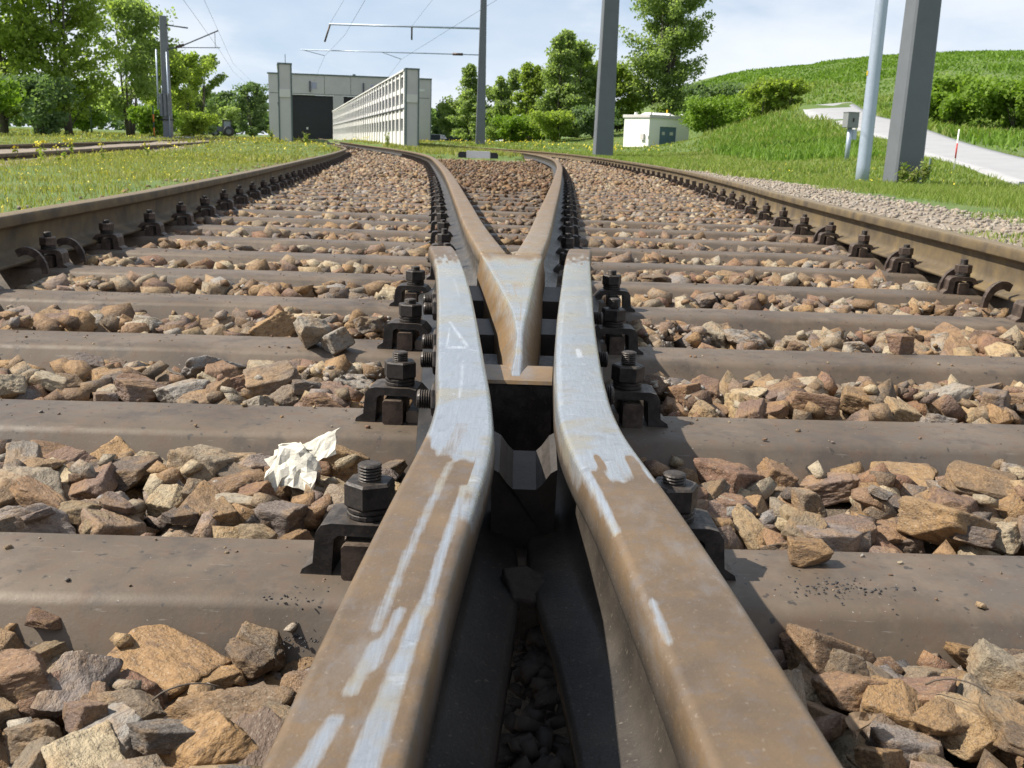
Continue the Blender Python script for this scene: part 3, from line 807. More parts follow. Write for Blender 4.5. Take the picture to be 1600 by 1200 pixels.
# ------------------------------------------------------------------ sleepers
FAR = [1.025, 1.588, 2.173, 2.745, 3.285, 3.839, 4.386]
while len(FAR) < 17: FAR.append(FAR[-1]+.555)
SLOPE = .027
ORD = ['nearest', 'second', 'third', 'fourth', 'fifth', 'sixth', 'seventh', 'eighth', 'ninth', 'tenth', 'eleventh', 'twelfth', 'thirteenth', 'fourteenth', 'fifteenth', 'sixteenth', 'seventeenth']
def tie_y(i, x): return FAR[i]-.072+SLOPE*(x+.55)
sprof = [(-.128,-.095),(-.083,-.010),(-.078,-.004),(-.070,0),(-.035,.0012),(0,.0015),(.035,.0012),(.070,0),(.078,-.004),(.083,-.010),(.128,-.095)]
for i in range(17):
    xa = float(interp(TL, FAR[i]))-.42; xb = float(interp(TR, FAR[i]))+.45
    xs = np.linspace(xa, xb, 60); V = []; F = []
    for x in xs:
        for py, pz in sprof:
            wob = .0016*float(vnoise(x*5+i*7, py*30))
            V.append((x, tie_y(i, x)+py+wob, ZT+pz+.0012*float(vnoise(x*4+i*3, py*12+9))))
    k = len(sprof)
    for a in range(len(xs)-1):
        for q in range(k-1): F.append((a*k+q, (a+1)*k+q, (a+1)*k+q+1, a*k+q+1))
    F.append(tuple(range(k))); F.append(tuple((len(xs)-1)*k+q for q in range(k-1, -1, -1)))
    o = mk('sleeper', V, F, M['sleeper'], None, True)
    tag(o, '%s brown-grey sleeper, counted away from the camera' % ORD[i] if i else 'nearest brown-grey sleeper, lowest in the picture', 'sleeper', 'sleepers of the turnout')

# ------------------------------------------------------------------ rail fastenings
def clamp_mesh():
    out = [(.066,-.1705),(.064,-.165),(.053,-.158),(.050,-.126),(.044,-.117),(.034,-.1145),(-.020,-.1145),(-.030,-.117),(-.040,-.128),(-.046,-.137)]
    inn = [(-.040,-.141),(-.028,-.141),(-.024,-.130),(-.018,-.127),(.026,-.127),(.031,-.131),(.034,-.1705)]
    return MB().prism([(x, z) for x, z in (inn+out)], -.030, .030)
proto = {}
def grab(mb, nm, mat, smooth=False):
    o = mb.build(nm, mat, None, smooth); me = o.data; bpy.data.objects.remove(o); return me
proto['clamp'] = grab(clamp_mesh(), 'clamp', M['iron'])
proto['clamp_r'] = grab(clamp_mesh(), 'clamp', M['iron_rust'])
proto['base_plate'] = grab(MB().box(-.165, -.014, -.0285, .0285, ZT+.0015, -.1505, .003), 'base_plate', M['sleeper'])
proto['rib'] = grab(MB().box(-.010, .022, -.040, .040, ZT+.001, -.1330, .003), 'rib', M['iron_rust'])
proto['washer'] = grab(MB().lathe([(.021,-.1145),(.0235,-.113),(.0235,-.1095),(.021,-.108),(.0235,-.107),(.0235,-.104),(.021,-.103)], 20), 'washer', M['iron'])
proto['nut'] = grab(hexnut(.0265, -.103, -.076), 'nut', M['iron'])
proto['nut_r'] = grab(hexnut(.0265, -.103, -.076), 'nut', M['iron_rust'])
proto['bolt'] = grab(thread(.0125, -.08, -.060), 'bolt', M['iron'])
def clamp_set(x, y, ang, label, group, rusty=False, parts=True):
    r = tag(empty('rail_fastening', (x, y, 0), ang), label, 'rail fastening', group)
    for nm in ('base_plate', 'rib', 'clamp', 'washer', 'nut', 'bolt'):
        p_ = link(nm, proto.get(nm+'_r', proto[nm]) if rusty else proto[nm], r)
        if nm == 'nut': p_.rotation_euler = (0, 0, random.uniform(0, 1.05))
        if nm == 'clamp': p_.rotation_euler = (0, 0, random.uniform(-.05, .05))
        if nm == 'bolt': p_.location = (0, 0, random.uniform(-.006, .006))
    return r
FASTEN = []          # (x, y) keep stones away
def slope_of(tab, y): return float((interp(tab, y+.05)-interp(tab, max(.25, y-.05)))/(.1 if y > .3 else .05))
def rail_fasteners(tab, csgn, side, ties, rusty, what, group):
    c = 0
    for i in ties:
        y = FAR[i]-.06
        for _ in range(3):
            xc = float(interp(tab, y))+csgn*HH; y = tie_y(i, xc+side*.09)
        ang = -math.atan(slope_of(tab, y))
        bx, by_ = xc+side*.0905*math.cos(ang), y+side*.0905*math.sin(ang)
        clamp_set(bx, by_, ang+(0 if side > 0 else math.pi), '%s bolted rail clamp %s' % (ORD[c], what), group, rusty)
        FASTEN.append((bx, by_)); c += 1
for nm, tab, side, pts in (('left', WL, -1, [(-.142,.965),(-.1775,1.535),(-.222,2.10),(-.268,2.66)]), ('right', WR, 1, [(.172,.985),(.1855,1.56),(.214,2.125),(.262,2.70)])):
    for c, (x, y) in enumerate(pts):
        clamp_set(x, y, (0 if side > 0 else math.pi)+.03*side, '%s black clamp with large hex nut outside the %s wing rail' % (ORD[c], nm), 'clamps beside the wing rails')
        FASTEN.append((x, y))
rail_fasteners(TL, -1, 1, range(2, 17), True, 'along the inner side of the left outer rail', 'clamps of the left outer rail')
rail_fasteners(TR, +1, -1, range(2, 17), True, 'along the inner side of the right outer rail', 'clamps of the right outer rail')
rail_fasteners(TVL, +1, -1, range(4, 17), False, 'left of the left leg of the V', 'clamps of the left V leg')
rail_fasteners(TVR, -1, 1, range(4, 17), False, 'right of the right leg of the V', 'clamps of the right V leg')
# far, tiny clamps: one small mesh each
mbf = MB(); mbf.V = []; 
fm = MB().prism([(.034,-.16),(.052,-.16),(.050,-.118),(.03,-.1145),(-.02,-.1145),(-.046,-.137),(-.028,-.141)][::-1], -.03, .03)
fm.box(-.022, .022, -.022, .022, -.1145, -.072)
far_me = grab(fm, 'rail_fastening', M['iron_rust'])
for tab, cs, side, what in ((TL, -1, 1, 'left outer rail'), (TR, 1, -1, 'right outer rail'), (TVL, 1, -1, 'left leg of the V'), (TVR, -1, 1, 'right leg of the V')):
    y = FAR[-1]+.5
    while y < 26:
        ang = -math.atan(slope_of(tab, y)); xc = float(interp(tab, y))+cs*HH
        o = link('rail_fastening', far_me); o.location = (xc+side*.0905*math.cos(ang), y+side*.0905*math.sin(ang), float(zr(y))); o.rotation_euler = (0, 0, ang+(0 if side > 0 else math.pi))
        tag(o, 'one of the tiny far clamps in the row along the %s' % what, 'rail fastening', 'far clamps along the %s' % what)
        y += .6
# curved rail anchors leaning against the outer rails
def anchor(x, y, ang, label):
    P = []
    for k in range(9): g = math.radians(8+k*17); P.append((.010-.085*math.cos(g)*-1-.085, -.165+.088*math.sin(g)))
    outer = [(.062*math.cos(math.radians(g)), -.170+.080*math.sin(math.radians(g))) for g in range(0, 121, 12)]
    inner = [(.044*math.cos(math.radians(g)), -.170+.056*math.sin(math.radians(g))) for g in range(120, -1, -12)]
    o = MB().prism(outer+inner, -.007, .007).build('rail_anchor', M['iron_rust'])
    o.location = (x, y, 0); o.rotation_euler = (0, 0, ang)
    tag(o, label, 'rail anchor', 'curved rail anchors')
xr_ = lambda y: float(interp(TR, y))
xl_ = lambda y: float(interp(TL, y))
anchor(xr_(2.97)-.055, 2.97, math.pi+.2, 'curved iron anchor against the right outer rail at the picture edge')
anchor(xr_(3.27)-.06, 3.30, math.pi+.1, 'curved iron anchor right behind the second clamp of the right outer rail')
anchor(xr_(3.82)-.06, 3.86, math.pi+.1, 'curved iron anchor behind the third clamp of the right outer rail')
anchor(xr_(5.0)-.06, 5.0, math.pi+.1, 'small curved iron anchor midway along the right outer rail')
anchor(xl_(3.0)+.055, 3.02, .1, 'curved iron anchor against the left outer rail at the picture edge')
anchor(xl_(3.3)+.06, 3.33, .1, 'curved iron anchor behind a clamp of the left outer rail')

# ------------------------------------------------------------------ ballast
def ico(level):
    bm = bmesh.new(); bmesh.ops.create_icosphere(bm, subdivisions=level, radius=1.0)
    V = np.array([v.co[:] for v in bm.verts]); F = np.array([[v.index for v in f.verts] for f in bm.faces]); bm.free()
    return V, F
ICO = {l: ico(l) for l in (1, 2, 5)}
def stone_shape(level, seed, p=26.0):
    r = np.random.default_rng(seed)
    U, F = ICO[level]
    n = r.integers(4, 8)
    N = r.normal(size=(n, 3)); N /= np.linalg.norm(N, axis=1)[:, None]
    N = np.concatenate([N, [[0, 0, 1], [0, 0, -1], [1, .2, .1], [-1, .1, -.1], [.1, 1, 0], [-.1, -1, .15]]])
    N /= np.linalg.norm(N, axis=1)[:, None]
    d = np.concatenate([r.uniform(.55, .95, n), r.uniform(.62, .98, 6)])
    q = np.maximum(U @ N.T / d, 1e-4)
    rad = (q**p).sum(1)**(-1.0/p)
    V = U*rad[:, None]
    if level >= 4:
        ox = seed*3.7
        nz = .055*vnoise(V[:, 0]*2.6+ox, V[:, 1]*2.6, V[:, 2]*2.6) + .032*vnoise(V[:, 0]*7+ox, V[:, 1]*7, V[:, 2]*7) + .016*vnoise(V[:, 0]*17+ox, V[:, 1]*17, V[:, 2]*17)
        st = np.abs(vnoise(V[:, 0]*1.5+ox+9, V[:, 1]*1.5, V[:, 2]*4.5)); nz -= .06*np.clip(.12-st, 0, 1)/.12*.5
        V = V*(1+nz)[:, None]
    return V, F
def stone_mesh(seed):
    V, F = stone_shape(5, seed, 70.0)
    me = bpy.data.meshes.new('stone'); me.from_pydata(V.tolist(), [], F.tolist())
    me.polygons.foreach_set('use_smooth', [True]*len(me.polygons)); me.materials.append(M['stone']); return me
def hull_shape(seed, npt):
    r = np.random.default_rng(seed)
    c = np.array([(a, b, d) for a in (-1, 1) for b in (-1, 1) for d in (-1, 1)], float)*r.uniform(.30, .95, (8, 3))
    e = r.normal(size=(npt, 3)); e /= np.linalg.norm(e, axis=1)[:, None]; e *= r.uniform(.8, 1.05, npt)[:, None]
    bm = bmesh.new()
    for p in np.concatenate([c, e]): bm.verts.new(p)
    bmesh.ops.convex_hull(bm, input=bm.verts[:])
    loose = [v for v in bm.verts if not v.link_faces]; bmesh.ops.delete(bm, geom=loose, context='VERTS')
    bmesh.ops.triangulate(bm, faces=bm.faces[:]); bm.verts.index_update()
    V = np.array([v.co[:] for v in bm.verts]); F = np.array([[v.index for v in f.verts] for f in bm.faces]); bm.free()
    return V, F
HI = [stone_mesh(100+s) for s in range(26)]
LO = [hull_shape(300+s, 2) for s in range(20)]
LO1 = [hull_shape(400+s, 1) for s in range(16)]

RES = .01
X0, X1, Y0_, Y1_ = -2.15, 2.55, .34, 6.3
nxg, nyg = int((X1-X0)/RES), int((Y1_-Y0_)/RES)
cx = X0+(np.arange(nxg)+.5)*RES; cy = Y0_+(np.arange(nyg)+.5)*RES
CX, CY = np.meshgrid(cx, cy)
H = np.full(CX.shape, -.245); BL = np.zeros(CX.shape, bool); TLIM = np.full(CX.shape, ZT+.013)
TLIM += .014*vnoise(CX*5, CY*5) - .003*np.clip((CY-2.4)/2, 0, 1)
for i in range(17):
    d = CY-(tie_y(i, CX)); ad = np.abs(d)
    H = np.where(ad < .128, np.maximum(H, ZT-np.clip(ad-.078, 0, 1)*1.9), H)
    BL |= ad < .086
    TLIM -= .034*np.clip(1-(np.clip(-d-.085, 0, 9))/.16, 0, 1)*(d < 0)     # lower in front of each sleeper
def near_rail(xc, half): 
    return np.abs(CX-xc) < half
RC = [interp(TL, CY)-HH, interp(TR, CY)+HH]
wlc = interp([(a, (b+c)/2) for a, b, c in WL], CY); wrc = interp([(a, (b+c)/2) for a, b, c in WR], CY)
RC.append(np.where(CY < 2.44, wlc, interp(TVL, np.clip(CY, 2.42, 90))+HH)); RC.append(np.where(CY < 2.44, wrc, interp(TVR, np.clip(CY, 2.42, 90))-HH))
for xc in RC: BL |= near_rail(xc, .066)
BL |= (CY > 1.2) & (CY < 2.62) & (CX > wlc) & (CX < wrc)
for x, y in FASTEN: BL |= (np.abs(CX-x) < .060) & (np.abs(CY-y) < .078)
throat = (CX > wlc) & (CX < wrc) & (CY < 1.25)
TLIM = np.where(throat, -.165, TLIM)
ID = np.full(CX.shape, -1, int)
stones = []
NATT = 30000
sx = RNG.uniform(X0, X1, NATT); sy = Y0_+(Y1_-Y0_)*RNG.uniform(0, 1, NATT)**1.25
lx = interp(TL, sy)-.15; rx = interp(TR, sy)+.15
sz = np.exp(RNG.normal(math.log(.0262), .34, NATT)); sz = np.clip(sz, .012, .044)
sz[22000:] *= .6
asp = RNG.uniform(.50, .92, NATT); thk = RNG.uniform(.34, .72, NATT); yaw = RNG.uniform(0, math.pi, NATT)
for q in range(NATT):
    x, y = sx[q], sy[q]
    if x < lx[q] or x > rx[q]: continue
    a = sz[q]*1.25; b = a*asp[q]; c = a*thk[q]
    i0 = int((x-a-X0)/RES); i1 = int((x+a-X0)/RES)+1; j0 = int((y-a-Y0_)/RES); j1 = int((y+a-Y0_)/RES)+1
    if i0 < 0 or j0 < 0 or i1 > nxg or j1 > nyg: continue
    dx = CX[j0:j1, i0:i1]-x; dy = CY[j0:j1, i0:i1]-y
    ca, sa = math.cos(yaw[q]), math.sin(yaw[q])
    e = ((dx*ca+dy*sa)/a)**2+((-dx*sa+dy*ca)/b)**2
    inn = e < 1
    if not inn.any(): continue
    if BL[j0:j1, i0:i1][e < .9].any(): continue
    h = H[j0:j1, i0:i1]
    core_ = e < .55
    zb = h[core_].mean() if core_.any() else h[inn].mean()
    zc = zb+c*.62
    lim = TLIM[j0:j1, i0:i1][inn].mean()
    if zc+c*.75 > lim: continue
    top = zc+c*.80*np.sqrt(np.clip(1-e, 0, 1))
    up = inn & (top > h)
    h[up] = top[up]; ID[j0:j1, i0:i1][up] = len(stones)
    stones.append((x, y, zc, a, b, c, yaw[q]))
S = np.array(stones)
cnt = np.bincount(ID[ID >= 0].ravel(), minlength=len(S))
foot = math.pi*S[:, 3]*S[:, 4]/RES**2
expo = cnt/foot
rel = np.stack([S[:, 0], S[:, 1], S[:, 2]-CAM_H], 1)
Rm = np.array(R3)
cc = rel @ Rm                      # camera coordinates
px = cc[:, 0]/-cc[:, 2]; py = cc[:, 1]/-cc[:, 2]
inframe = (np.abs(px) < .53) & (np.abs(py) < .40)
score = np.sqrt(S[:, 3]*S[:, 4]*np.clip(expo, 0, 1))/np.linalg.norm(rel, axis=1)
score = np.where(inframe & (expo > .30), score, 0)
order = np.argsort(-score); single = set(order[:300].tolist())
rot = np.random.default_rng(5)
def place_single(q, parent):
    x, y, z, a, b, c, yw = S[q]
    o = bpy.data.objects.new('stone', HI[q % len(HI)]); COL.objects.link(o); o.parent = parent
    o.location = (x, y, z); o.scale = (a*1.12, b*1.12, c*1.12)
    o.rotation_euler = (rot.uniform(-.38, .38), rot.uniform(-.38, .38), yw)
    return o
for q in order[:300]: place_single(int(q), bed)
def soup(items, shapes, mat, name, parent):
    """many stones joined: items rows x,y,z,a,b,c,yaw"""
    VV = []; FF = []; n = 0
    g = np.random.default_rng(len(items))
    for s in range(len(shapes)):
        it = items[s::len(shapes)]
        if not len(it): continue
        V, F = shapes[s]; m = len(it); k = len(V)
        P = V[None]*it[:, None, 3:6]*1.13
        t1 = g.uniform(-.6, .6, m)[:, None]; t2 = g.uniform(-.6, .6, m)[:, None]; yw = it[:, 6][:, None]
        X, Y, Z = P[..., 0], P[..., 1], P[..., 2]
        Y, Z = Y*np.cos(t1)-Z*np.sin(t1), Y*np.sin(t1)+Z*np.cos(t1)
        X, Z = X*np.cos(t2)+Z*np.sin(t2), -X*np.sin(t2)+Z*np.cos(t2)
        X, Y = X*np.cos(yw)-Y*np.sin(yw), X*np.sin(yw)+Y*np.cos(yw)
        Q = np.stack([X, Y, Z], -1)+it[:, None, :3]
        VV.append(Q.reshape(-1, 3)); FF.append((F[None]+(np.arange(m)*k)[:, None, None]+n).reshape(-1, 3)); n += m*k
    o = big(name, np.concatenate(VV), np.concatenate(FF), mat, parent)
    return tag(o, kind='stuff')
rest = np.array([S[i] for i in range(len(S)) if i not in single and expo[i] > .04])
soup(rest, LO, M['stone_i'], 'stones', bed)
# farther ballast, one layer
def far_layer(n, y0, y1, amin, amax, seed, zoff, cond=None):
    g = np.random.default_rng(seed)
    y = g.uniform(y0, y1, n); x = g.uniform(-22 if y1 > 40 else -7.5, 3.2, n) if y1 > 26 else interp(TL, y)-.25+g.uniform(0, 1, n)*(interp(TR, y)-interp(TL, y)+.5)
    ok = on_track(x, y, .12)
    for xc in (interp(TL, y)-HH, interp(TR, y)+HH, interp(TVL, y)+HH, interp(TVR, y)-HH): ok &= np.abs(x-xc) > .085
    if y0 < 9.9:
        for i in range(17): ok &= ~((np.abs(y-tie_y(i, x)) < .085) & (g.uniform(0, 1, n) < (.95 if i < 12 else .75)))
    if cond is not None: ok &= cond(x, y)
    x, y = x[ok], y[ok]; m = len(x)
    a = g.uniform(amin, amax, m); b = a*g.uniform(.5, .95, m); c = a*g.uniform(.35, .7, m)
    z = ZT+zoff+zr(y)+g.uniform(-.022, .008, m)
    return np.stack([x, y, z, a, b, c, g.uniform(0, 6.28, m)], 1)
inV = lambda x, y: (x > interp(TVL, np.clip(y, 2.3, 98))) & (x < interp(TVR, np.clip(y, 2.3, 98)))
notV = lambda x, y: ~inV(x, y)
soup(np.concatenate([far_layer(13500, 6.2, 12, .016, .036, 1, -.012, notV), far_layer(9000, 12, 26, .022, .046, 2, .004, notV), far_layer(9000, 25, 60, .035, .07, 3, .0)]), LO1, M['stone_i'], 'stones', bed)
soup(np.concatenate([far_layer(5200, 3.2, 12, .014, .034, 4, -.004, inV), far_layer(7000, 9, 26, .02, .042, 5, .004, inV)]), LO1, M['stone_red'], 'stones', bed)
# fine pale chips and dark grit collected beside the clamps
g = np.random.default_rng(9)
def chips(cx_, cy_, rx_, ry_, n, lo, hi, z):
    x = g.normal(cx_, rx_, n); y = g.normal(cy_, ry_, n); a = g.uniform(lo, hi, n)
    i = np.clip(((x-X0)/RES).astype(int), 0, nxg-1); j = np.clip(((y-Y0_)/RES).astype(int), 0, nyg-1)
    ok = ~BL[j, i]; zz = H[j, i]-.005
    return np.stack([x, y, zz, a, a*g.uniform(.5, .9, n), a*g.uniform(.35, .6, n), g.uniform(0, 6.28, n)], 1)[ok]
soup(np.concatenate([chips(-.33, 1.85, .06, .06, 260, .004, .011, 0), chips(-.30, 2.42, .05, .09, 260, .004, .011, 0), chips(.30, 1.85, .05, .05, 160, .004, .010, 0), chips(.33, 2.4, .07, .10, 260, .004, .012, 0),
                     chips(-.2, 3.0, .06, .12, 200, .004, .011, 0), chips(1.35, 3.2, .15, .25, 240, .005, .013, 0), chips(-.01, 3.1, .06, .3, 420, .005, .012, 0), chips(-1.3, 3.2, .1, .4, 260, .005, .012, 0),
                     chips(0, 3, 1.2, 1.4, 1200, .004, .011, 0)]), LO1, M['pebble'], 'stone_chips', bed)
nf = 9000
fx = g.uniform(-2.0, 2.3, nf); fy = .5+5.5*g.uniform(0, 1, nf)**1.3; fa = np.clip(np.exp(g.normal(math.log(.006), .45, nf)), .0025, .014)
fi = np.clip(((fx-X0)/RES).astype(int), 1, nxg-2); fj = np.clip(((fy-Y0_)/RES).astype(int), 1, nyg-2)
fh = np.minimum(np.minimum(H[fj, fi], H[fj, fi+1]), np.minimum(H[fj+1, fi], H[fj, fi-1]))
keep = ~BL[fj, fi] & (fx > interp(TL, fy)-.1) & (fx < interp(TR, fy)+.1)
soup(np.stack([fx, fy, fh-.006, fa, fa*g.uniform(.5, .9, nf), fa*g.uniform(.35, .7, nf), g.uniform(0, 6.28, nf)], 1)[keep], LO1, M['stone_i'], 'stone_fines', bed)
# crumbs lying on the sleeper tops
nf = 1500
ti = g.integers(0, 9, nf); fx = g.uniform(-1.6, 1.7, nf); fy = np.array([tie_y(int(a), b) for a, b in zip(ti, fx)])+g.uniform(-.072, .076, nf); fa = np.clip(np.exp(g.normal(math.log(.0016), .5, nf)), .0006, .006)
fi = np.clip(((fx-X0)/RES).astype(int), 1, nxg-2); fj = np.clip(((fy-Y0_)/RES).astype(int), 1, nyg-2)
okr = np.ones(nf, bool)
for xc in RC: okr &= np.abs(fx-xc[fj, fi]) > .075
soup(np.stack([fx, fy, ZT+.001+fa*.3, fa, fa*.8, fa*.6, g.uniform(0, 6.28, nf)], 1)[okr], LO1, M['stone_i'], 'crumbs', bed)
# rubble, coloured near-black to imitate shade, in the gap between the wing rails
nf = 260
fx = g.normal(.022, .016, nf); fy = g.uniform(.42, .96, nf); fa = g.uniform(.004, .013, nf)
soup(np.stack([fx, fy, -.205+g.uniform(0, .03, nf), fa, fa*.8, fa*.6, g.uniform(0, 6.28, nf)], 1), LO1, M['shade_stone'], 'shade_dark_rubble', bed)
def grit(cx_, cy_, rx_, ry_, n, zz):
    x = g.normal(cx_, rx_, n); y = g.normal(cy_, ry_, n); a = g.uniform(.0004, .0018, n)
    return np.stack([x, y, np.full(n, zz)+a*.3, a, a*.7, a*.5, g.uniform(0, 6.28, n)], 1)
soup(np.concatenate([grit(.335, .945, .035, .014, 130, ZT+.001), grit(-.20, .915, .018, .02, 70, ZT), grit(-.20, .86, .03, .015, 120, ZT-.03), grit(-.31, 1.80, .05, .03, 120, ZT-.02), grit(-1.05, 2.7, .08, .02, 70, ZT+.001), grit(-.85, 1.56, .02, .02, 20, ZT+.001)]), LO1, M['grit'], 'grit', bed)

def lone_stone(x, y, z, a, b, c, yw, var, label, tilt=(0, 0)):
    o = bpy.data.objects.new('stone', HI[var]); COL.objects.link(o)
    o.location = (x, y, z); o.scale = (a, b, c); o.rotation_euler = (tilt[0], tilt[1], yw)
    return tag(o, label, 'stone')
lone_stone(.327, 1.008, ZT+.014, .034, .020, .016, .1, 3, 'pale flat stone lying on top of the nearest sleeper, right of the rails', (.1, .05))
lone_stone(.872, 2.225, ZT+.024, .036, .030, .028, .8, 8, 'brown stone perched on the third sleeper on the right', (.2, .1))
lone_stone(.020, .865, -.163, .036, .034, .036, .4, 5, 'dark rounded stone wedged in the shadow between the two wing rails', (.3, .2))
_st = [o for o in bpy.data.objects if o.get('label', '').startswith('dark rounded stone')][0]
_st.material_slots[0].link = 'OBJECT'; _st.material_slots[0].material = M['shade_stone']  # override puts the shade of the gap into this stone's colour
lone_stone(-.425, 2.07, ZT+.028, .045, .032, .036, .9, 11, 'brown stone sitting on the third sleeper beside the left wing rail clamps', (.5, .2))
lone_stone(-.372, 2.05, ZT+.020, .036, .028, .028, 2.2, 14, 'angular stone with dark shaded face next to the third left clamp', (-.3, .5))

# ------------------------------------------------------------------ masts, poles, wires
def G(x, y): return float(gz(x, y))
def mast(x, y, wb, taper, h, rz, label, zb=None):
    z = G(x, y)-.1 if zb is None else zb
    r = tag(empty('catenary_mast', (x, y, z), rz), label, 'mast', 'catenary masts')
    wt = wb-taper*h; a, b = wb/2, wt/2; c = .03
    def ring(q, zz): return [(-q+c, -q, zz), (q-c, -q, zz), (q, -q+c, zz), (q, q-c, zz), (q-c, q, zz), (-q+c, q, zz), (-q, q-c, zz), (-q, -q+c, zz)]
    m = MB(); V = ring(a, 0)+ring(b, h); F = [tuple(range(7, -1, -1)), tuple(range(8, 16))]+[(i, (i+1) % 8, (i+1) % 8+8, i+8) for i in range(8)]
    m.add(V, F); m.build('shaft', M['mast'], r)
    MB().box(-a-.05, a+.05, -a-.05, a+.05, -.1, .06, .02).build('foot', M['concrete'], r)
    return r
m_right = mast(5.90, 15.7, .44, .018, 9.5, .10, 'nearest thick grey mast at the right beside the pale blue pole', -.27)
m_mid = mast(2.60, 32.0, .58, .022, 9.5, .05, 'grey mast standing between the white transformer house and the V of rails')
m_arm = mast(-2.17, 56.0, .52, .026, 9.0, .02, 'far grey mast carrying two long horizontal arms over the tracks')
def local(r, p): return (p[0]-r.location.x, p[1]-r.location.y, p[2]-r.location.z)
def bar(r, nm, pts, rad, mat, n=6): return MB().tube([local(r, p) for p in pts], rad, n).build(nm, M[mat], r, True)
m_arm.rotation_euler = (0, 0, 0)
bar(m_arm, 'upper_arm', [(-2.1,55.9,6.14),(-10.35,55.9,6.11)], .055, 'galv')
bar(m_arm, 'lower_arm', [(-2.3,55.9,4.80),(-11.9,55.9,4.77)], .03, 'galv')
bar(m_arm, 'insulator', [(-3.2,55.9,4.80),(-3.75,55.9,4.80)], .075, 'iron_rust')
bar(m_arm, 'insulator', [(-5.95,55.9,6.1),(-5.95,55.9,5.45)], .05, 'iron_rust')
bar(m_arm, 'insulator', [(-10.3,55.9,6.1),(-10.6,55.9,5.2)], .05, 'iron_rust')
bar(m_arm, 'steady_arm', [(-7.6,55.9,4.79),(-6.5,55.9,4.45)], .02, 'galv')
bar(m_arm, 'steady_arm', [(-11.8,55.9,4.77),(-10.6,55.9,4.5)], .02, 'galv')
# mast of the far left track with its tension weights
ml = mast(-15.45, 45, .36, .02, 5.2, 0.0, 'dark grey mast with a slanted bracket in front of the left trees', -.12)
bar(ml, 'conduit', [(-15.78,44.8,1.2),(-15.74,44.8,3.7)], .035, 'galv')
bar(ml, 'conduit', [(-15.30,44.78,.1),(-15.30,44.78,3.6)], .03, 'galv')
for kx in (-.17, 0, .17): MB().tube([(kx, -.24, 1.05), (kx, -.24, 2.0)], .085, 8).build('tension_weight', M['mast'], ml)
bar(ml, 'bracket', [(-15.3,45,3.72),(-14.7,45,3.88),(-13.1,45,4.56)], .03, 'mast')
bar(ml, 'bracket_tie', [(-15.2,45,3.8),(-13.05,45,3.86)], .02, 'mast')
bar(ml, 'top_bracket', [(-15.3,45,4.72),(-14.4,45,4.62)], .035, 'mast')
bar(ml, 'insulator', [(-14.95,45,3.82),(-14.6,45,3.93)], .06, 'iron_rust')
bar(ml, 'band', [(-15.75,44.8,.78),(-15.1,44.8,.78)], .03, 'iron')
bar(ml, 'dropper', [(-13.25,45,4.5),(-13.25,45,3.86)], .012, 'wire')
# pale blue lamp pole
lp = tag(empty('lamp_post', (5.05, 15.0, G(5.05, 15)-.1)), 'slim pale blue round pole leaving the top of the frame at the right', 'lamp post')
MB().lathe([(.095,0),(.095,.35),(.092,1.2),(.082,4),(.065,8)], 20).build('shaft', M['galv'], lp, True)
MB().box(-.096, -.085, -.02, .02, 1.64, 1.70).build('sticker', M['yellow'], lp)
MB().box(-.5, .1, -.10, .10, 8.0, 8.12, .03).build('lamp_head', M['mast'], lp)
STICK = (8.08, 19.0)
# other small poles
def pole(nm, x, y, h, r, mat, label, cat, bands=()):
    o = tag(empty(nm, (x, y, G(x, y)-.05)), label, cat)
    MB().tube([(0, 0, 0), (0, 0, h)], r, 8).build('shaft', M[mat], o, True)
    for a, b, m2 in bands: MB().tube([(0, 0, a), (0, 0, b)], r*1.08, 8).build('band', M[m2], o, True)
    return o
pole('pole', -25.1, 60, 5.0, .06, 'green', 'thin dark green pole between the left trees', 'pole')
pole('marker_pole', -17.15, 48, 1.5, .035, 'green', 'thin marker pole with orange bands left of the bracket mast', 'marker pole', ((.15, .5, 'orange'), (.75, 1.1, 'orange')))
pole('marker_pole', STICK[0], STICK[1], .80, .014, 'white', 'thin white and red marker stick at the lower edge of the hill road', 'marker pole', ((.28, .55, 'red'),))
pole('post', 6.78, 16.9, .40, .02, 'green', 'short dark post standing just right of the nearest mast', 'post')
pole('post', -27.6, 84, .9, .06, 'white', 'white post left of the tractor, first of a pair', 'post')
pole('post', -26.9, 84, .9, .06, 'white', 'white post left of the tractor, nearer to it', 'post')
def wire(pts, label, r=.006):
    m = MB().tube(pts, r, 4)
    tag(m.build('overhead_wire', M['wire'], None), label, 'wire', 'overhead wires')
wire([(-6.5,55.9,4.45),(-2.6,39,4.4),(.0,28,4.4),(2.4,8,4.4),(3,-8,4.4)], 'overhead contact wire running from the lower arm across the mast to the top edge')
wire([(-6.5,55.9,4.45),(-13.5,97,4.6)], 'overhead contact wire running from the lower arm down to the depot, right one')
wire([(-10.6,55.9,4.5),(-7.5,44,4.45),(-2.5,22,4.4),(-1,5,4.4),(-.7,-8,4.4)], 'overhead contact wire over the left track leaving through the top edge')
wire([(-10.6,55.9,4.5),(-20.2,99,4.6)], 'overhead contact wire over the left track running down to the depot doors')
wire([(-10.3,55.9,6.15),(-7.7,46,6.35),(-3,24,6.0)], 'upper messenger wire from the left tip of the upper arm')
wire([(-5.95,55.9,6.15),(-2.2,36,6.1),(1,20,6.2)], 'upper messenger wire from the middle of the upper arm')
wire([(-13.1,45,3.8),(-9.6,30,3.8),(-6,14,3.9),(-4,2,4)], 'contact wire of the left track between bracket mast and top edge')
wire([(-13.1,45,3.8),(-17.8,64,4.0),(-24,92,4.3)], 'contact wire of the left track from the bracket mast towards the far trees')
wire([(-13.1,45,4.55),(-9.4,30,4.6),(-6,14,4.8)], 'messenger wire of the left track between bracket mast and top edge')
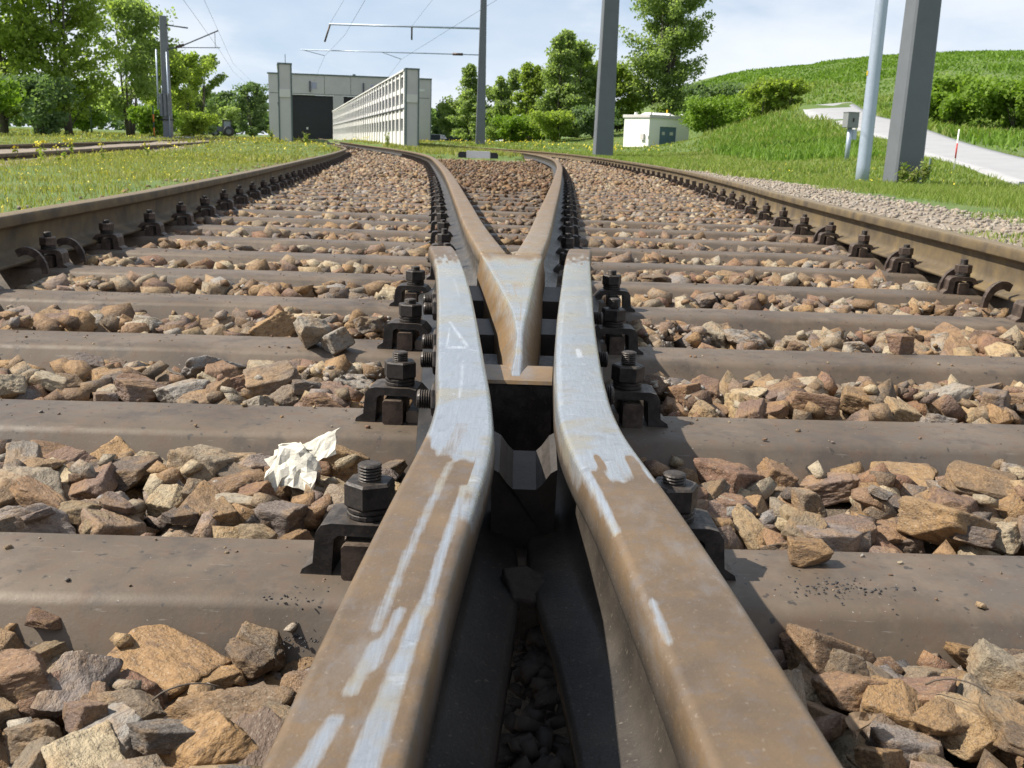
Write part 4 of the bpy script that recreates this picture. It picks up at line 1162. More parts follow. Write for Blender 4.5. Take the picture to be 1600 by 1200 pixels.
wire([(-13.1,45,4.55),(-17.8,64,4.5),(-24,92,4.9)], 'messenger wire of the left track from the bracket mast to the far trees')

# ------------------------------------------------------------------ depot, sound walls
dep = tag(empty('depot_building', (-16.6, 100, .0), math.radians(5.5)), 'flat-roofed grey concrete depot hall with two dark gates', 'building')
X_ = lambda x: x+16.6
Zb = -.3
mb = MB()
for x0, x1, z0, z1 in ((-24.3, -22.3, Zb, 4.15), (-18.2, -17.2, Zb, 4.15), (-13.1, -8.8, Zb, 4.15), (-24.3, -8.8, 4.15, 6.0)):
    mb.box(X_(x0)+.002, X_(x1)-.002, 0, .5, z0, z1)
mb.build('front_wall', M['concrete'], dep)
MB().box(X_(-24.3), X_(-23.8), .5, 38, Zb, 5.9).build('side_wall', M['concrete'], dep)
MB().box(X_(-9.3), X_(-8.8), .5, 38, Zb, 5.9).build('side_wall', M['concrete'], dep)
MB().box(X_(-24.2), X_(-8.9), .5, 38, 5.6, 5.8).build('roof', M['core'], dep)
for jx in (-22.3, -19.0, -16.5, -13.1, -11.2): MB().box(X_(jx)-.015, X_(jx)+.015, -.012, -.001, 4.3, 5.95).build('panel_joint', M['core'], dep)
MB().box(X_(-24.2), X_(-8.9), -.014, -.003, 4.24, 4.28).build('panel_joint', M['core'], dep)
MB().box(X_(-22.4), X_(-18.1), -.03, -.016, 4.15, 4.23).build('gate_lintel', M['concrete_w'], dep)
MB().box(X_(-17.3), X_(-13.0), -.03, -.016, 4.15, 4.23).build('gate_lintel', M['concrete_w'], dep)
MB().box(X_(-24.4), X_(-8.7), -.08, .62, 6.0, 6.12).build('parapet_cap', M['cap'], dep)
MB().box(X_(-8.8), X_(-8.72), -.02, .02, 0, 6).build('downpipe', M['mast'], dep)
for x0, x1, nm in ((-22.3, -18.2, 'gate'), (-17.2, -13.1, 'gate')):
    g_ = MB().box(X_(x0)+.02, X_(x1)-.02, .25, .35, Zb, 4.13).build('gate', M['door'], dep)
    for k in range(1, 8): MB().box(X_(x0)+.05, X_(x1)-.05, .235, .252, .5*k, .5*k+.02).build('panel_joint', M['door'], g_)
    MB().box(X_((x0+x1)/2)-.55, X_((x0+x1)/2)-.37, .22, .24, .95, 1.15).build('notice', M['sign'], g_)
MB().box(X_(-20.45), X_(-20.30), -.12, .0, 4.45, 5.45, .02).build('signal_lamp', M['tracklamp'], dep)
MB().box(X_(-15.35), X_(-15.22), -.12, .0, 4.45, 5.45, .02).build('signal_lamp', M['tracklamp'], dep)
MB().box(X_(-20.25), X_(-19.75), -.03, .0, 4.75, 5.35).build('number_plate', M['plate_blue'], dep)
MB().box(X_(-14.6), X_(-14.2), -.03, .0, 4.9, 5.3, .08).build('number_plate', M['plate_blue'], dep)
MB().box(X_(-11.9), X_(-10.1), -.03, .0, 2.05, 2.12).build('ledge', M['iron'], dep)
MB().box(X_(-10.1), X_(-9.4), -.02, .0, 4.9, 5.1).build('vent', M['concrete_w'], dep)
MB().tube([(X_(-16.2), .3, 6.1), (X_(-16.2), .3, 6.25)], .15, 8).build('roof_vent', M['cap'], dep)

def sound_wall(x0, y0, slope, n, bay, h, label, detail=True):
    z0 = G(x0, y0)-.15
    r = tag(empty('sound_wall', (x0, y0, z0), math.atan(slope)), label, 'wall', 'sound walls of the depot track')
    H_ = h+.15; T = .34           # local: y along the wall away from the camera, x = thickness to the right
    MB().box(.047, T-.02, .1, n*bay, 0, H_-.08).build('core', M['core'], r)  # dark slab whose colour imitates the shade inside the openings
    p = MB().box(-.02, T+.06, -.30, .10, 0, H_+.02, .02).build('end_pillar', M['concrete'], r)
    MB().box(-.05, .0, -.32, .12, .1, H_+.06).build('corner_post', M['cap'], p)
    MB().box(T+.04, T+.09, -.32, .12, .1, H_+.06).build('corner_post', M['cap'], p)
    MB().box(-.06, T+.10, -.33, .13, H_+.02, H_+.07).build('cap', M['cap'], p)
    sg = MB().box(.0, T+.03, -.345, -.302, H_*.61, H_*.61+.27).build('notice', M['sign'], p)
    if detail:
        f_ = MB()
        zz = H_*.61
        for bx in ((.0, T+.03, zz, zz+.02), (.0, T+.03, zz+.25, zz+.27), (.0, .02, zz+.02, zz+.25), (T+.01, T+.03, zz+.02, zz+.25)): f_.box(bx[0]+.001, bx[1]-.001, -.352, -.346, bx[2], bx[3])
    for k in range(n):
        y = .12+k*bay
        m1 = MB().box(-.05, .046, y, y+.30, .02, H_-.01, .015); m1.build('fin', M['concrete_w'], r)
        m2 = MB()
        for za, zb_ in ((.02, H_*.26), (H_*.42, H_*.535), (H_*.552, H_*.60), (H_*.74, H_*.80), (H_*.945, H_-.04)):
            m2.box(.0, .045, y+.302, y+bay-.002, za, zb_)
        m2.build('panel', M['concrete_w'], r)
    MB().box(-.08, .02, .15, n*bay, H_*.537, H_*.550).build('joint_rail', M['mast'], r)
    MB().box(-.08, T+.02, .14, n*bay, H_, H_+.05).build('coping', M['concrete_w'], r)
    return r
sound_wall(-4.02, 36, .225, 42, 1.46, 2.58, 'long white ribbed sound wall with rows of openings, right of the track')
sound_wall(-8.42, 36, .229, 24, 1.46, 2.58, 'grey sound wall seen end-on as a pillar left of the dark gate', False)
MB_ = MB().tube([(-8.2, 36, 2.5), (-8.2, 36, 3.0)], .012, 5)
tag(MB_.build('lightning_rod', M['mast']), 'thin rod on top of the left end-on wall pillar', 'rod')

# ------------------------------------------------------------------ transformer house
hr = tag(empty('transformer_house', (8.25, 66, G(8.25, 66)-.05), math.radians(36)), 'small white flat-roofed transformer house with blue-grey double door', 'small building')
hz = 1.93
mbh = MB()
for a in ((0, .95, 0, .12, 0, hz), (2.45, 3.6, 0, .12, 0, hz), (.95, 2.45, 0, .12, 1.42, hz)): mbh.box(a[0]+.0005, a[1]-.0005, *a[2:])
mbh.box(0, 3.6, 2.28, 2.4, 0, hz).box(0, .12, .122, 2.278, 0, hz).box(3.48, 3.6, .122, 2.278, 0, hz)
mbh.build('wall', M['plaster'], hr)
rf = MB().box(-.08, 3.68, -.08, 2.48, hz+.002, hz+.20, .02).build('roof', M['concrete'], hr)
for x in (.25, 1.9, 3.1): MB().box(x, x+.16, .2, .36, hz+.2, hz+.36).build('vent_block', M['concrete_w'], rf)
MB().box(.25, .41, 1.6, 1.76, hz+.2, hz+.36).build('vent_block', M['concrete_w'], rf)
sk = MB().add([(.9, .5, hz+.2), (2.9, .5, hz+.2), (2.9, 2.0, hz+.2), (.9, 2.0, hz+.2), (1.1, .9, hz+.38), (2.4, .9, hz+.38), (2.4, 1.7, hz+.38), (1.1, 1.7, hz+.38)], [(0, 3, 2, 1), (4, 5, 6, 7), (0, 1, 5, 4), (1, 2, 6, 5), (2, 3, 7, 6), (3, 0, 4, 7)])
sk.build('skylight', M['white'], rf)
for k in range(2):
    d_ = MB().box(.955+k*.75, 1.695+k*.75, .05, .10, .02, 1.418).build('door', M['bluedoor'], hr)
    MB().box(1.22+k*.68, 1.44+k*.74, .035, .049, .90, 1.10).build('notice', M['sign'], d_)
MB().box(-.14, -.002, .35, .65, .55, .95).build('meter_box', M['concrete'], hr)
MB().tube([(-.1, -.05, .6), (-.1, -.05, .8)], .06, 8).build('lamp', M['white'], hr)
MB().tube([(2.75, 1.3, hz+.2), (2.75, 1.3, hz+.62)], .05, 8).build('pipe', M['yellow'], rf)

# ------------------------------------------------------------------ cabinet, fouling marker
cb = tag(empty('signal_cabinet', (7.03, 22, G(7.03, 22)-.05), .25), 'small grey signal box on a post beside the pale blue pole', 'signal box')
zc_ = .815-cb.location.z
MB().tube([(0, 0, 0), (0, 0, zc_)], .05, 10).build('post', M['galv'], cb, True)
bx_ = MB().box(-.13, .13, -.10, .10, zc_, zc_+.31, .01).build('box', M['cabinet'], cb)
MB().box(-.14, .14, -.11, .11, zc_+.311, zc_+.325).build('lid', M['cabinet'], bx_)
MB().box(-.012, .012, -.118, -.111, zc_+.12, zc_+.2).build('latch', M['iron'], bx_)
MB().box(.10, .19, .02, .12, zc_-.24, zc_-.03).build('junction_box', M['galv'], cb)
fmk = tag(empty('fouling_marker', (-.93, 23, -.085), .03), 'low white block with black ends lying between the diverging tracks', 'track marker')
MB().box(-.27, .27, -.07, .07, 0, .155, .015).build('white_block', M['white'], fmk)
for sgn in (-1, 1):
    e_ = MB().prism([(.272, 0), (.45, 0), (.45, .09), (.41, .13), (.272, .13)] if sgn > 0 else [(-.45, 0), (-.272, 0), (-.272, .13), (-.41, .13), (-.45, .09)], -.085, .085)
    e_.build('black_end', M['black'], fmk)

# ------------------------------------------------------------------ vehicles
def car(x, y, rz, paint, label, wagon):
    r = tag(empty('parked_car', (x, y, G(x, y)), rz), label, 'car', 'parked cars by the depot')
    w = .80
    body = [(-1.95,.28),(1.95,.28),(2.02,.45),(1.98,.66),(1.2,.80),(-1.9,.86),(-2.02,.62),(-2.02,.4)]
    V = [(px_, -w, pz_) for px_, pz_ in body]+[(px_, w, pz_) for px_, pz_ in body]
    F = [tuple(range(8)), tuple(range(15, 7, -1))]+[(i, i+8, (i+1) % 8+8, (i+1) % 8) for i in range(8)]
    b = MB().add(V, F).build('body', M[paint], r)
    cabp = [(-1.92,.86),(1.15,.81),(.45,1.34),(-1.45,1.40)] if wagon else [(-1.5,.85),(1.15,.81),(.35,1.32),(-.85,1.35)]
    V = [(px_, -w*(.98 if pz_ < 1 else .74), pz_-.002) for px_, pz_ in cabp]+[(px_, w*(.98 if pz_ < 1 else .74), pz_-.002) for px_, pz_ in cabp]
    MB().add(V, [(0, 1, 2, 3), (7, 6, 5, 4), (0, 4, 5, 1), (1, 5, 6, 2), (2, 6, 7, 3), (3, 7, 4, 0)]).build('window_band', M['glass'], r)
    MB().add([(cabp[3][0]-.02, -.60, cabp[3][1]), (cabp[2][0]+.02, -.60, cabp[2][1]), (cabp[2][0]+.02, .60, cabp[2][1]), (cabp[3][0]-.02, .60, cabp[3][1]), (cabp[3][0], -.55, 1.44), (cabp[2][0]-.1, -.55, 1.41), (cabp[2][0]-.1, .55, 1.41), (cabp[3][0], .55, 1.44)],
             [(0, 3, 2, 1), (4, 5, 6, 7), (0, 1, 5, 4), (1, 2, 6, 5), (2, 3, 7, 6), (3, 0, 4, 7)]).build('roof', M[paint], r)
    for wx in (-1.25, 1.25):
        for wy in (-.72, .72):
            wh = MB().lathe([(.31, -.09), (.32, -.06), (.32, .06), (.31, .09)], 18).build('wheel', M['black'], r, True)
            wh.rotation_euler = (math.pi/2, 0, 0); wh.location = (wx, wy, .31)
            rm = MB().lathe([(.19, -.095), (.19, .095)], 14).build('rim', M['galv'], wh)
    for wy in (-.6, .6):
        MB().box(1.93, 2.02, wy-.14, wy+.14, .52, .64).build('headlight', M['glass2'], r)
        MB().box(-2.04, -1.96, wy-.1, wy+.1, .60, .80).build('tail_light', M['red'], r)
    return r
car(-8.9, 112, math.radians(78), 'carwhite', 'white parked hatchback beside the right corner of the depot', True)
car(-6.6, 113, math.radians(-18), 'carblue', 'blue parked car next to the white one', False)
tr = tag(empty('tractor', (-26.0, 90, G(-26, 90)), math.radians(200)), 'small dark tractor with a cab standing beyond the left grass', 'tractor')
MB().box(.1, 1.0, -.28, .28, .45, .85, .06).build('hood', M['mast'], tr)
cbt = MB().box(-.65, .1, -.42, .42, .55, .80, .04).build('cab_base', M['iron'], tr)
cf = MB()
for ax in (-.62, .04):
    for ay in (-.40, .34): cf.box(ax, ax+.06, ay, ay+.06, .80, 1.36)
cf.build('cab_frame', M['iron'], tr)
MB().box(-.56, .03, -.335, .335, .80, 1.35).build('cab_glass', M['glass2'], tr)
MB().box(-.68, .14, -.46, .46, 1.362, 1.44, .02).build('cab_roof', M['iron'], tr)
for wx, wr in ((-.35, .46), (.75, .30)):
    for wy in (-.55, .55):
        wh = MB().lathe([(wr*.9, -.13), (wr, -.1), (wr, .1), (wr*.9, .13)], 18).build('wheel', M['black'], tr, True); wh.rotation_euler = (math.pi/2, 0, 0); wh.location = (wx, wy, wr)
        MB().lathe([(wr*.5, -.135), (wr*.5, .135)], 12).build('rim', M['mast'], wh)
MB().box(1.02, 1.35, -.5, .5, .15, .55, .05).build('front_bucket', M['iron'], tr)

# ------------------------------------------------------------------ trees and shrubs
def leaves_mesh(C, size, g, elong=1.5):
    """rhombic leaves, two triangles each"""
    n = len(C)
    c = g.normal(size=(n, 3))+np.array([-.55, -.15, .75]); c /= np.linalg.norm(c, axis=1)[:, None]
    a = g.normal(size=(n, 3)); a -= (a*c).sum(1)[:, None]*c; a /= np.linalg.norm(a, axis=1)[:, None]
    b = np.cross(c, a)
    s = size*g.uniform(.6, 1.3, n)[:, None]
    V = np.stack([C-a*s*elong*.5, C+b*s*.5+c*s*.08, C+a*s*elong*.5, C-b*s*.5+c*s*.08], 1).reshape(-1, 3)
    F = np.arange(n*4).reshape(n, 4)
    return V, F
def tree(nm, label, x, y, h, rad, leafmat, seed, n=5000, stems=1, low=.12, shape='oval', size=.22, cat='tree', group=None, clusters=70, lean=(0, 0)):
    g = np.random.default_rng(seed)
    z = G(x, y)-.1
    r = tag(empty(nm, (x, y, z)), label, cat, group)
    limbs = MB(); tips = []
    for s in range(stems):
        ang = g.uniform(0, 6.28); sp = (rad*.28 if stems > 1 else rad*.05)
        top = Vector((math.cos(ang)*sp*1.4+lean[0], math.sin(ang)*sp*1.4+lean[1], h*g.uniform(.85, .97)))
        base = Vector((math.cos(ang)*sp*.25, math.sin(ang)*sp*.25, 0))
        pts = []
        for k in range(7):
            t = k/6; p = base.lerp(top, t); p.x += .05*h*.3*math.sin(t*4+seed)*.5; p.y += .04*h*.3*math.cos(t*3+seed)*.5; pts.append(p)
        r0 = max(.05, h*.019)/(stems**.4)
        limbs.tube(pts, [r0*(1-.85*k/6) for k in range(7)], 7)
        nb = max(5, int(clusters/stems/2.2))
        for q in range(nb):
            t = low+(1-low)*(q+g.uniform(0, 1))/nb; t = min(t, .97)
            k = min(5, int(t*6)); p = pts[k].lerp(pts[k+1], t*6-k)
            if shape == 'oval': wr = math.sin(math.pi*min(1, max(0, (t-low*.5)/(1-low*.5)))**.75)**.7
            elif shape == 'cone': wr = (1-t)**.8*1.05+.08
            elif shape == 'poplar': wr = math.sin(math.pi*min(1, .12+t*.86))**.6
            else: wr = .75+.25*math.sin(t*9)
            L = rad*wr*g.uniform(.55, 1.08)
            a = g.uniform(0, 6.28); up = g.uniform(.3, 1.15)*L
            e = p+Vector((math.cos(a)*L, math.sin(a)*L, up if shape != 'cone' else up*.2))
            e.z = min(e.z, h)
            mid = p.lerp(e, .5)+Vector((0, 0, .08*L))
            limbs.tube([p, mid, e], [r0*.35*(1-t*.5), r0*.22*(1-t*.5), r0*.08], 4)
            tips += [(e, 1.0), (mid, .8), (p.lerp(e, .78), .9)]
        tips.append((pts[-1], .7))
    limbs.build('trunk', M['bark'], r, True)
    T = np.array([t[0][:] for t in tips]); W = np.array([t[1] for t in tips])
    n = int(n*1.6); size = size*.62
    pick = g.integers(0, len(T), n)
    cr = rad*.20*(.7+.6*g.uniform(0, 1, len(T)))
    off = g.normal(size=(n, 3)); off /= np.linalg.norm(off, axis=1)[:, None]; off *= g.uniform(0, 1, n)[:, None]**.5
    C = T[pick]+off*(cr[pick]*W[pick])[:, None]*np.array([1.15, 1.15, .85])*1.25
    C[:, 2] = np.maximum(C[:, 2], .05*h)
    V, F = leaves_mesh(C, size, g)
    big('crown', V, F, M[leafmat], r)
    return r
def T_(label, x, y, h, rad, mat, seed, **k): return tree('tree', label, x, y, h, rad, mat, seed, group='trees around the depot', **k)
T_('tall leafy tree at the far left edge reaching out of the frame', -23.2, 46, 10.2, 3.0, 'leaf_a', 21, n=11000, stems=4, low=.03, size=.24, clusters=150, shape='poplar')
T_('leafy tree with dark slanting trunks, second from the left edge', -20.6, 47, 8.4, 2.2, 'leaf_a', 22, n=7000, stems=3, low=.03, size=.22, clusters=110, shape='poplar')
T_('grey-green multi-stemmed tree left of the bracket mast', -20.9, 55, 7.3, 2.3, 'leaf_b', 23, n=7000, stems=4, low=.08, size=.22, clusters=120, shape='poplar')
T_('bushy mid green tree right behind the bracket mast', -21.6, 62, 5.7, 1.9, 'leaf_a', 24, n=6000, stems=3, low=.05, size=.24, clusters=90, shape='poplar')
T_('slender pale tree standing rightmost of the left tree group', -25.6, 82, 6.6, 1.6, 'leaf_b', 25, n=4200, stems=2, low=.05, size=.26, clusters=70, shape='poplar')
T_('second slender tree between bracket mast and the rightmost pale tree', -23.6, 72, 5.9, 1.8, 'leaf_a', 40, n=5000, stems=3, low=.05, size=.25, clusters=80, shape='poplar')
T_('distant blue-green tree left of the depot, rightmost', -32.6, 125, 6.8, 2.4, 'leaf_c', 26, n=4500, stems=3, low=.05, size=.34, clusters=80, shape='poplar')
T_('distant rounded tree left of the depot between tractor and gate', -36.6, 128, 5.6, 2.6, 'leaf_c', 27, n=4000, stems=3, low=.05, size=.34, clusters=70)
T_('low distant tree behind the tractor', -34.5, 118, 3.4, 2.2, 'leaf_b', 28, n=3000, stems=3, low=.05, size=.32, clusters=50)
T_('very distant tree filling the gap behind the tractor', -41.5, 135, 5.0, 3.2, 'leaf_c', 29, n=3200, stems=3, low=.05, size=.4, clusters=50)
T_('bright young tree behind the thin green pole', -26.3, 62, 3.1, 1.7, 'leaf_d', 30, n=4200, stems=3, low=.05, size=.22, clusters=60)
T_('dark conifer-like tree just right of the depot', -9.9, 128, 6.1, 1.4, 'leaf_c', 31, n=3600, shape='cone', low=.03, size=.32, clusters=90)
T_('pointed pale tree directly left of the mast with two arms', -4.8, 96, 7.5, 1.8, 'leaf_b', 32, n=5600, shape='cone', low=.04, size=.28, clusters=120)
T_('low rounded willow-like tree beyond the parked cars', -7.4, 120, 4.8, 2.6, 'leaf_b', 33, n=4200, stems=3, low=.04, size=.32, clusters=60)
T_('pointed tree right of the mast with two arms, first in the row', -1.3, 92, 6.6, 1.7, 'leaf_b', 34, n=5400, stems=2, shape='cone', low=.03, size=.27, clusters=110)
T_('tree with twin tops in the middle of the right-hand row', .7, 88, 7.2, 1.6, 'leaf_a', 35, n=5800, stems=2, shape='cone', low=.03, size=.26, clusters=120)
T_('tall broad tree left of the middle mast', 3.0, 83, 8.9, 2.2, 'leaf_b', 36, n=9500, stems=3, low=.03, size=.27, clusters=160, shape='cone')
T_('big bushy tree touching the middle mast from the left', 4.9, 86, 7.9, 2.0, 'leaf_b', 37, n=8500, stems=3, low=.03, size=.27, clusters=130, shape='poplar')
T_('tall poplar rising out of the frame behind the transformer house', 11.3, 84, 14.4, 3.1, 'leaf_b', 38, n=24000, stems=5, low=.05, size=.28, clusters=300, shape='poplar', lean=(.9, 0))
T_('pale rounded tree filling the belt right of the arm mast', -2.9, 100, 5.2, 2.3, 'leaf_b', 41, n=4600, stems=3, low=.03, size=.3, clusters=80, shape='poplar')
T_('pale low tree in the belt left of the arm mast', -6.2, 104, 4.4, 2.2, 'leaf_b', 42, n=4200, stems=3, low=.03, size=.3, clusters=80, shape='poplar')
T_('grey-green tree in the belt between the twin-topped and the broad tree', 1.7, 94, 6.0, 2.2, 'leaf_b', 43, n=5200, stems=3, low=.03, size=.3, clusters=90, shape='poplar')
T_('light tree closing the belt directly behind the middle mast', 6.6, 92, 7.0, 2.3, 'leaf_a', 44, n=6000, stems=3, low=.03, size=.28, clusters=100, shape='poplar')
T_('lower bushy tree between middle mast and transformer house', 8.2, 86, 5.4, 2.2, 'leaf_a', 39, n=6500, stems=3, low=.04, size=.27, clusters=90, shape='poplar')
def shrub(label, x, y, h, rad, mat, seed, n=2600): return tree('shrub', label, x, y, h, rad, mat, seed, n=n, stems=5, low=.05, size=.2 if y < 70 else .26, cat='shrub', group='shrubs on the bank', clusters=60)
shrub('dark shrub at the foot of the tall poplar on the hill edge', 14.2, 76, 2.0, 1.9, 'leaf_c', 51)
shrub('bright shrub directly right of the transformer house', 12.6, 66, 2.6, 1.9, 'leaf_d', 52, 3600)
shrub('broad fresh green shrub above the transformer house roof on the right', 13.5, 62, 1.9, 2.2, 'leaf_d', 53, 3600)
shrub('rounded dark green shrub in the middle of the bank', 12.6, 54, 1.9, 1.35, 'leaf_a', 54, 3600)
shrub('rounded shrub at the upper left end of the hill road', 13.6, 53, 1.5, 1.0, 'leaf_a', 55)
shrub('low shrub at the left foot of the bank', 10.6, 57, 1.8, 1.5, 'leaf_d', 56)
shrub('small shrub behind the bank at the bend of the road', 15.6, 64, 1.4, 1.2, 'leaf_c', 57)
shrub('bush right of the nearest mast beside the road', 15.8, 38, 1.1, 1.3, 'leaf_d', 58, 3000)
shrub('wide bush at the right edge above the road', 17.8, 37, 1.5, 1.9, 'leaf_d', 59, 4200)
shrub('bush between mast and right edge, higher up the slope', 18.0, 43, 1.6, 1.7, 'leaf_d', 60, 3400)
shrub('bush at the right border near the road edge', 16.6, 31, 1.0, 1.3, 'leaf_d', 61, 3000)
shrub('leafy bush low at the far left edge', -17.5, 33, 1.7, 1.2, 'leaf_d', 62, 3000)
shrub('dark bush under the leftmost tall tree', -20.2, 43, 2.3, 1.6, 'leaf_c', 63, 3400)
shrub('bush behind the marker pole with orange bands', -18.6, 52, 1.3, 1.3, 'leaf_d', 64, 2600)
shrub('bush under the mid green tree behind the bracket mast', -18.9, 58, 1.2, 1.5, 'leaf_a', 65, 2600)
shrub('undergrowth bush below the broad tree at the middle mast', 2.6, 78, 2.0, 1.8, 'leaf_a', 66, 3000)
shrub('undergrowth bush below the pointed trees right of the arm mast', -.6, 84, 1.9, 1.9, 'leaf_d', 67, 3000)
shrub('undergrowth bush directly left of the transformer house', 5.7, 78, 2.1, 1.9, 'leaf_c', 68, 3000)

# far wood that reads as one mass
gw = np.random.default_rng(301)
wx_ = gw.uniform(-150, 30, 26000); wy_ = 165+gw.uniform(-10, 10, 26000)+.0*wx_
wh_ = (4.2+2.4*vnoise(wx_*.12, 0*wx_+3.3)+1.3*vnoise(wx_*.5, 0*wx_+8.1))*gw.uniform(.0, 1, 26000)**.6
C = np.stack([wx_, wy_, gz(wx_, wy_)+np.clip(wh_, .1, 9)], 1)
V, F = leaves_mesh(C, .75, gw, 1.3)
tag(big('far_wood', V, F, M['leaf_c']), kind='stuff')

# ------------------------------------------------------------------ grass, herbs, flowers
def blades(name, x, y, hgt, wid, mat, seed, lean=.45, z=None):
    g = np.random.default_rng(seed); n = len(x)
    z = gz(x, y) if z is None else z
    a = g.uniform(0, 6.28, n); d = np.stack([np.cos(a), np.sin(a)], 1); ln = hgt*g.uniform(.1, lean, n)*1.2
    pa = g.uniform(0, 6.28, n); p = np.stack([np.cos(pa), np.sin(pa)], 1)*(wid*.5)[:, None]
    B = np.stack([x, y], 1)
    def P(q, zz): return np.concatenate([q, zz[:, None]], 1)
    V = np.stack([P(B-p, z-.01), P(B+p, z-.01), P(B-p*.75+d*(ln*.35)[:, None], z+hgt*.55), P(B+p*.75+d*(ln*.35)[:, None], z+hgt*.55), P(B+d*ln[:, None], z+hgt*g.uniform(.85, 1, n))], 1).reshape(-1, 3)
    i = (np.arange(n)*5)[:, None]
    F = np.concatenate([i+np.array([0, 1, 3]), i+np.array([0, 3, 2]), i+np.array([2, 3, 4])])
    return tag(big(name, V, F, M[mat]), kind='stuff')
def pts(n, x0, x1, y0, y1, seed, cond=None, power=1.0):
    g = np.random.default_rng(seed); x = g.uniform(x0, x1, n); y = y0+(y1-y0)*g.uniform(0, 1, n)**power
    ok = ~on_track(x, y, .02)
    if cond is not None: ok &= cond(x, y, g)
    return x[ok], y[ok]
def left_ok(x, y, g):
    d = interp(TL, np.clip(y, .2, 98))-x
    pt = vnoise(x*1.2, y*1.2)
    return (d > .14) & (g.uniform(0, 1, len(x)) < np.clip((d-.10)/.55, 0, 1)*(.75+.25*pt)) & ~((np.abs(x-far_left(y)+.75) < .95) & (y < 90))
g = np.random.default_rng(77)
x, y = pts(100000, -6.5, -1.4, .8, 13, 81, left_ok, 1.25)
blades('grass', x, y, g.uniform(.014, .048, len(x))*(1+.5*vnoise(x*2, y*2)), g.uniform(.003, .008, len(x)), 'grass_l', 82, .9)
x, y = pts(60000, -16, -2.4, 12, 48, 83, left_ok, 1.5)
blades('grass', x, y, g.uniform(.02, .06, len(x))*(1+.4*vnoise(x, y)), g.uniform(.012, .026, len(x)), 'grass_l', 84, .7)
x, y = pts(14000, -45, -6, 30, 105, 85)
blades('grass', x, y, g.uniform(.05, .15, len(x)), g.uniform(.04, .10, len(x)), 'grass_l', 86, .6)
def right_ok(x, y, g):
    d = x-interp(TR, np.clip(y, .2, 98)); lim = np.where(y < 17, .75+.4*vnoise(x*.9, y*.9)+np.clip((9-np.abs(y-8))/9, 0, 1)*.75, .1)
    lim = np.where(y < 5, .35, lim)
    return (d > .12) & (g.uniform(0, 1, len(x)) < np.clip((d-lim)/.5+.05, 0, 1))
x, y = pts(96000, 1.6, 6.6, .2, 14, 87, right_ok, 1.25)
blades('grass', x, y, g.uniform(.03, .095, len(x))*(1+.45*vnoise(x*1.5, y*1.5))*np.clip((x-1.9)/2, .35, 1.25), g.uniform(.003, .009, len(x)), 'grass_r', 88, .8)
on_road = lambda x, y: (x > np.interp(y, A[:, 1], A[:, 0])-.15) & (x < np.interp(y, B[:, 1], B[:, 0])+.1) & (y < 58)
x, y = pts(60000, 1.4, 12, 14, 34, 89, lambda x, y, g: right_ok(x, y, g) & ~on_road(x, y), 1.2)
blades('grass', x, y, g.uniform(.04, .11, len(x))*(1+.4*vnoise(x, y)), g.uniform(.01, .025, len(x)), 'grass_r', 90, .8)
x, y = pts(42000, -6, 22, 33, 95, 91, lambda x, y, g: (x > interp(TR, np.clip(y, .2, 98))+.2) & ~on_road(x, y), 1.4)
blades('grass', x, y, g.uniform(.08, .22, len(x))*(1+.4*vnoise(x*.6, y*.6))*np.where(x/y > .178, 1.5, .6), g.uniform(.03, .07, len(x)), 'grass_r', 92, .8)
x, y = pts(16000, -12, -1, 40, 110, 93)
blades('grass', x, y, g.uniform(.03, .09, len(x)), g.uniform(.04, .09, len(x)), 'grass_l', 94, .6)
# island between the diverging tracks
x, y = pts(9000, -5, 1, 24, 42, 95)
blades('grass', x, y, g.uniform(.05, .14, len(x)), g.uniform(.02, .04, len(x)), 'grass_l', 96, .6)
# bank in front of the road: lush tall herbs
x, y = pts(26000, 6.0, 13.5, 22, 52, 97, lambda x, y, g: ~on_road(x, y) & (x/y > .185+.02*vnoise(x, y)) & (y > 23) & (x < np.interp(y, A[:, 1], A[:, 0])-.3))
blades('herbs', x, y, g.uniform(.10, .30, len(x))*(1+.5*vnoise(x*.8, y*.8))*np.clip((np.interp(y, A[:, 1], A[:, 0])-x)/1.6, .2, 1), g.uniform(.02, .05, len(x)), 'scrub', 98, .7)
# hill vegetation
gg = np.random.default_rng(101)
n_ = 90000
hy = 26+92*gg.uniform(0, 1, n_)**1.15; hx = gg.uniform(9, 62, n_)
ok = ~on_road(hx, hy) & (hx > np.interp(hy, [24, 50, 60, 118], [12, 17, 15, 15]))
hx, hy = hx[ok], hy[ok]
cl = vnoise(hx*.22, hy*.22)+.6*vnoise(hx*.7+4, hy*.7)
blades('hill_herbs', hx, hy, np.clip(.20+.22*cl, .08, .6)*gg.uniform(.6, 1.1, len(hx)), (.03+.0016*hy)*gg.uniform(.6, 1.2, len(hx)), 'scrub', 102, .9)
# yellow flowers
def flowers(x, y, h, s, seed, name='flowers'):
    g = np.random.default_rng(seed); z = gz(x, y)
    C = np.repeat(np.stack([x, y, z+h], 1), 4, 0)+g.normal(size=(len(x)*4, 3))*np.repeat(s, 4)[:, None]*.6
    V, F = leaves_mesh(C, 1.0, g, 1.0); Vr = V.reshape(-1, 4, 3); Vr = C[:, None]+(Vr-C[:, None])*np.repeat(s, 4)[:, None, None]
    return tag(big(name, Vr.reshape(-1, 3), F, M['flower']), kind='stuff')
g = np.random.default_rng(123)
x, y = pts(1500, -6, -1.8, 3.2, 14, 124, left_ok, 1.2); flowers(x, y, g.uniform(.03, .07, len(x)), g.uniform(.006, .010, len(x)), 125)
x, y = pts(1500, -14, -3.5, 14, 46, 126, left_ok); k = vnoise(x*.5, y*.5) > .05; x, y = x[k], y[k]; flowers(x, y, g.uniform(.08, .16, len(x)), g.uniform(.015, .035, len(x)), 127)
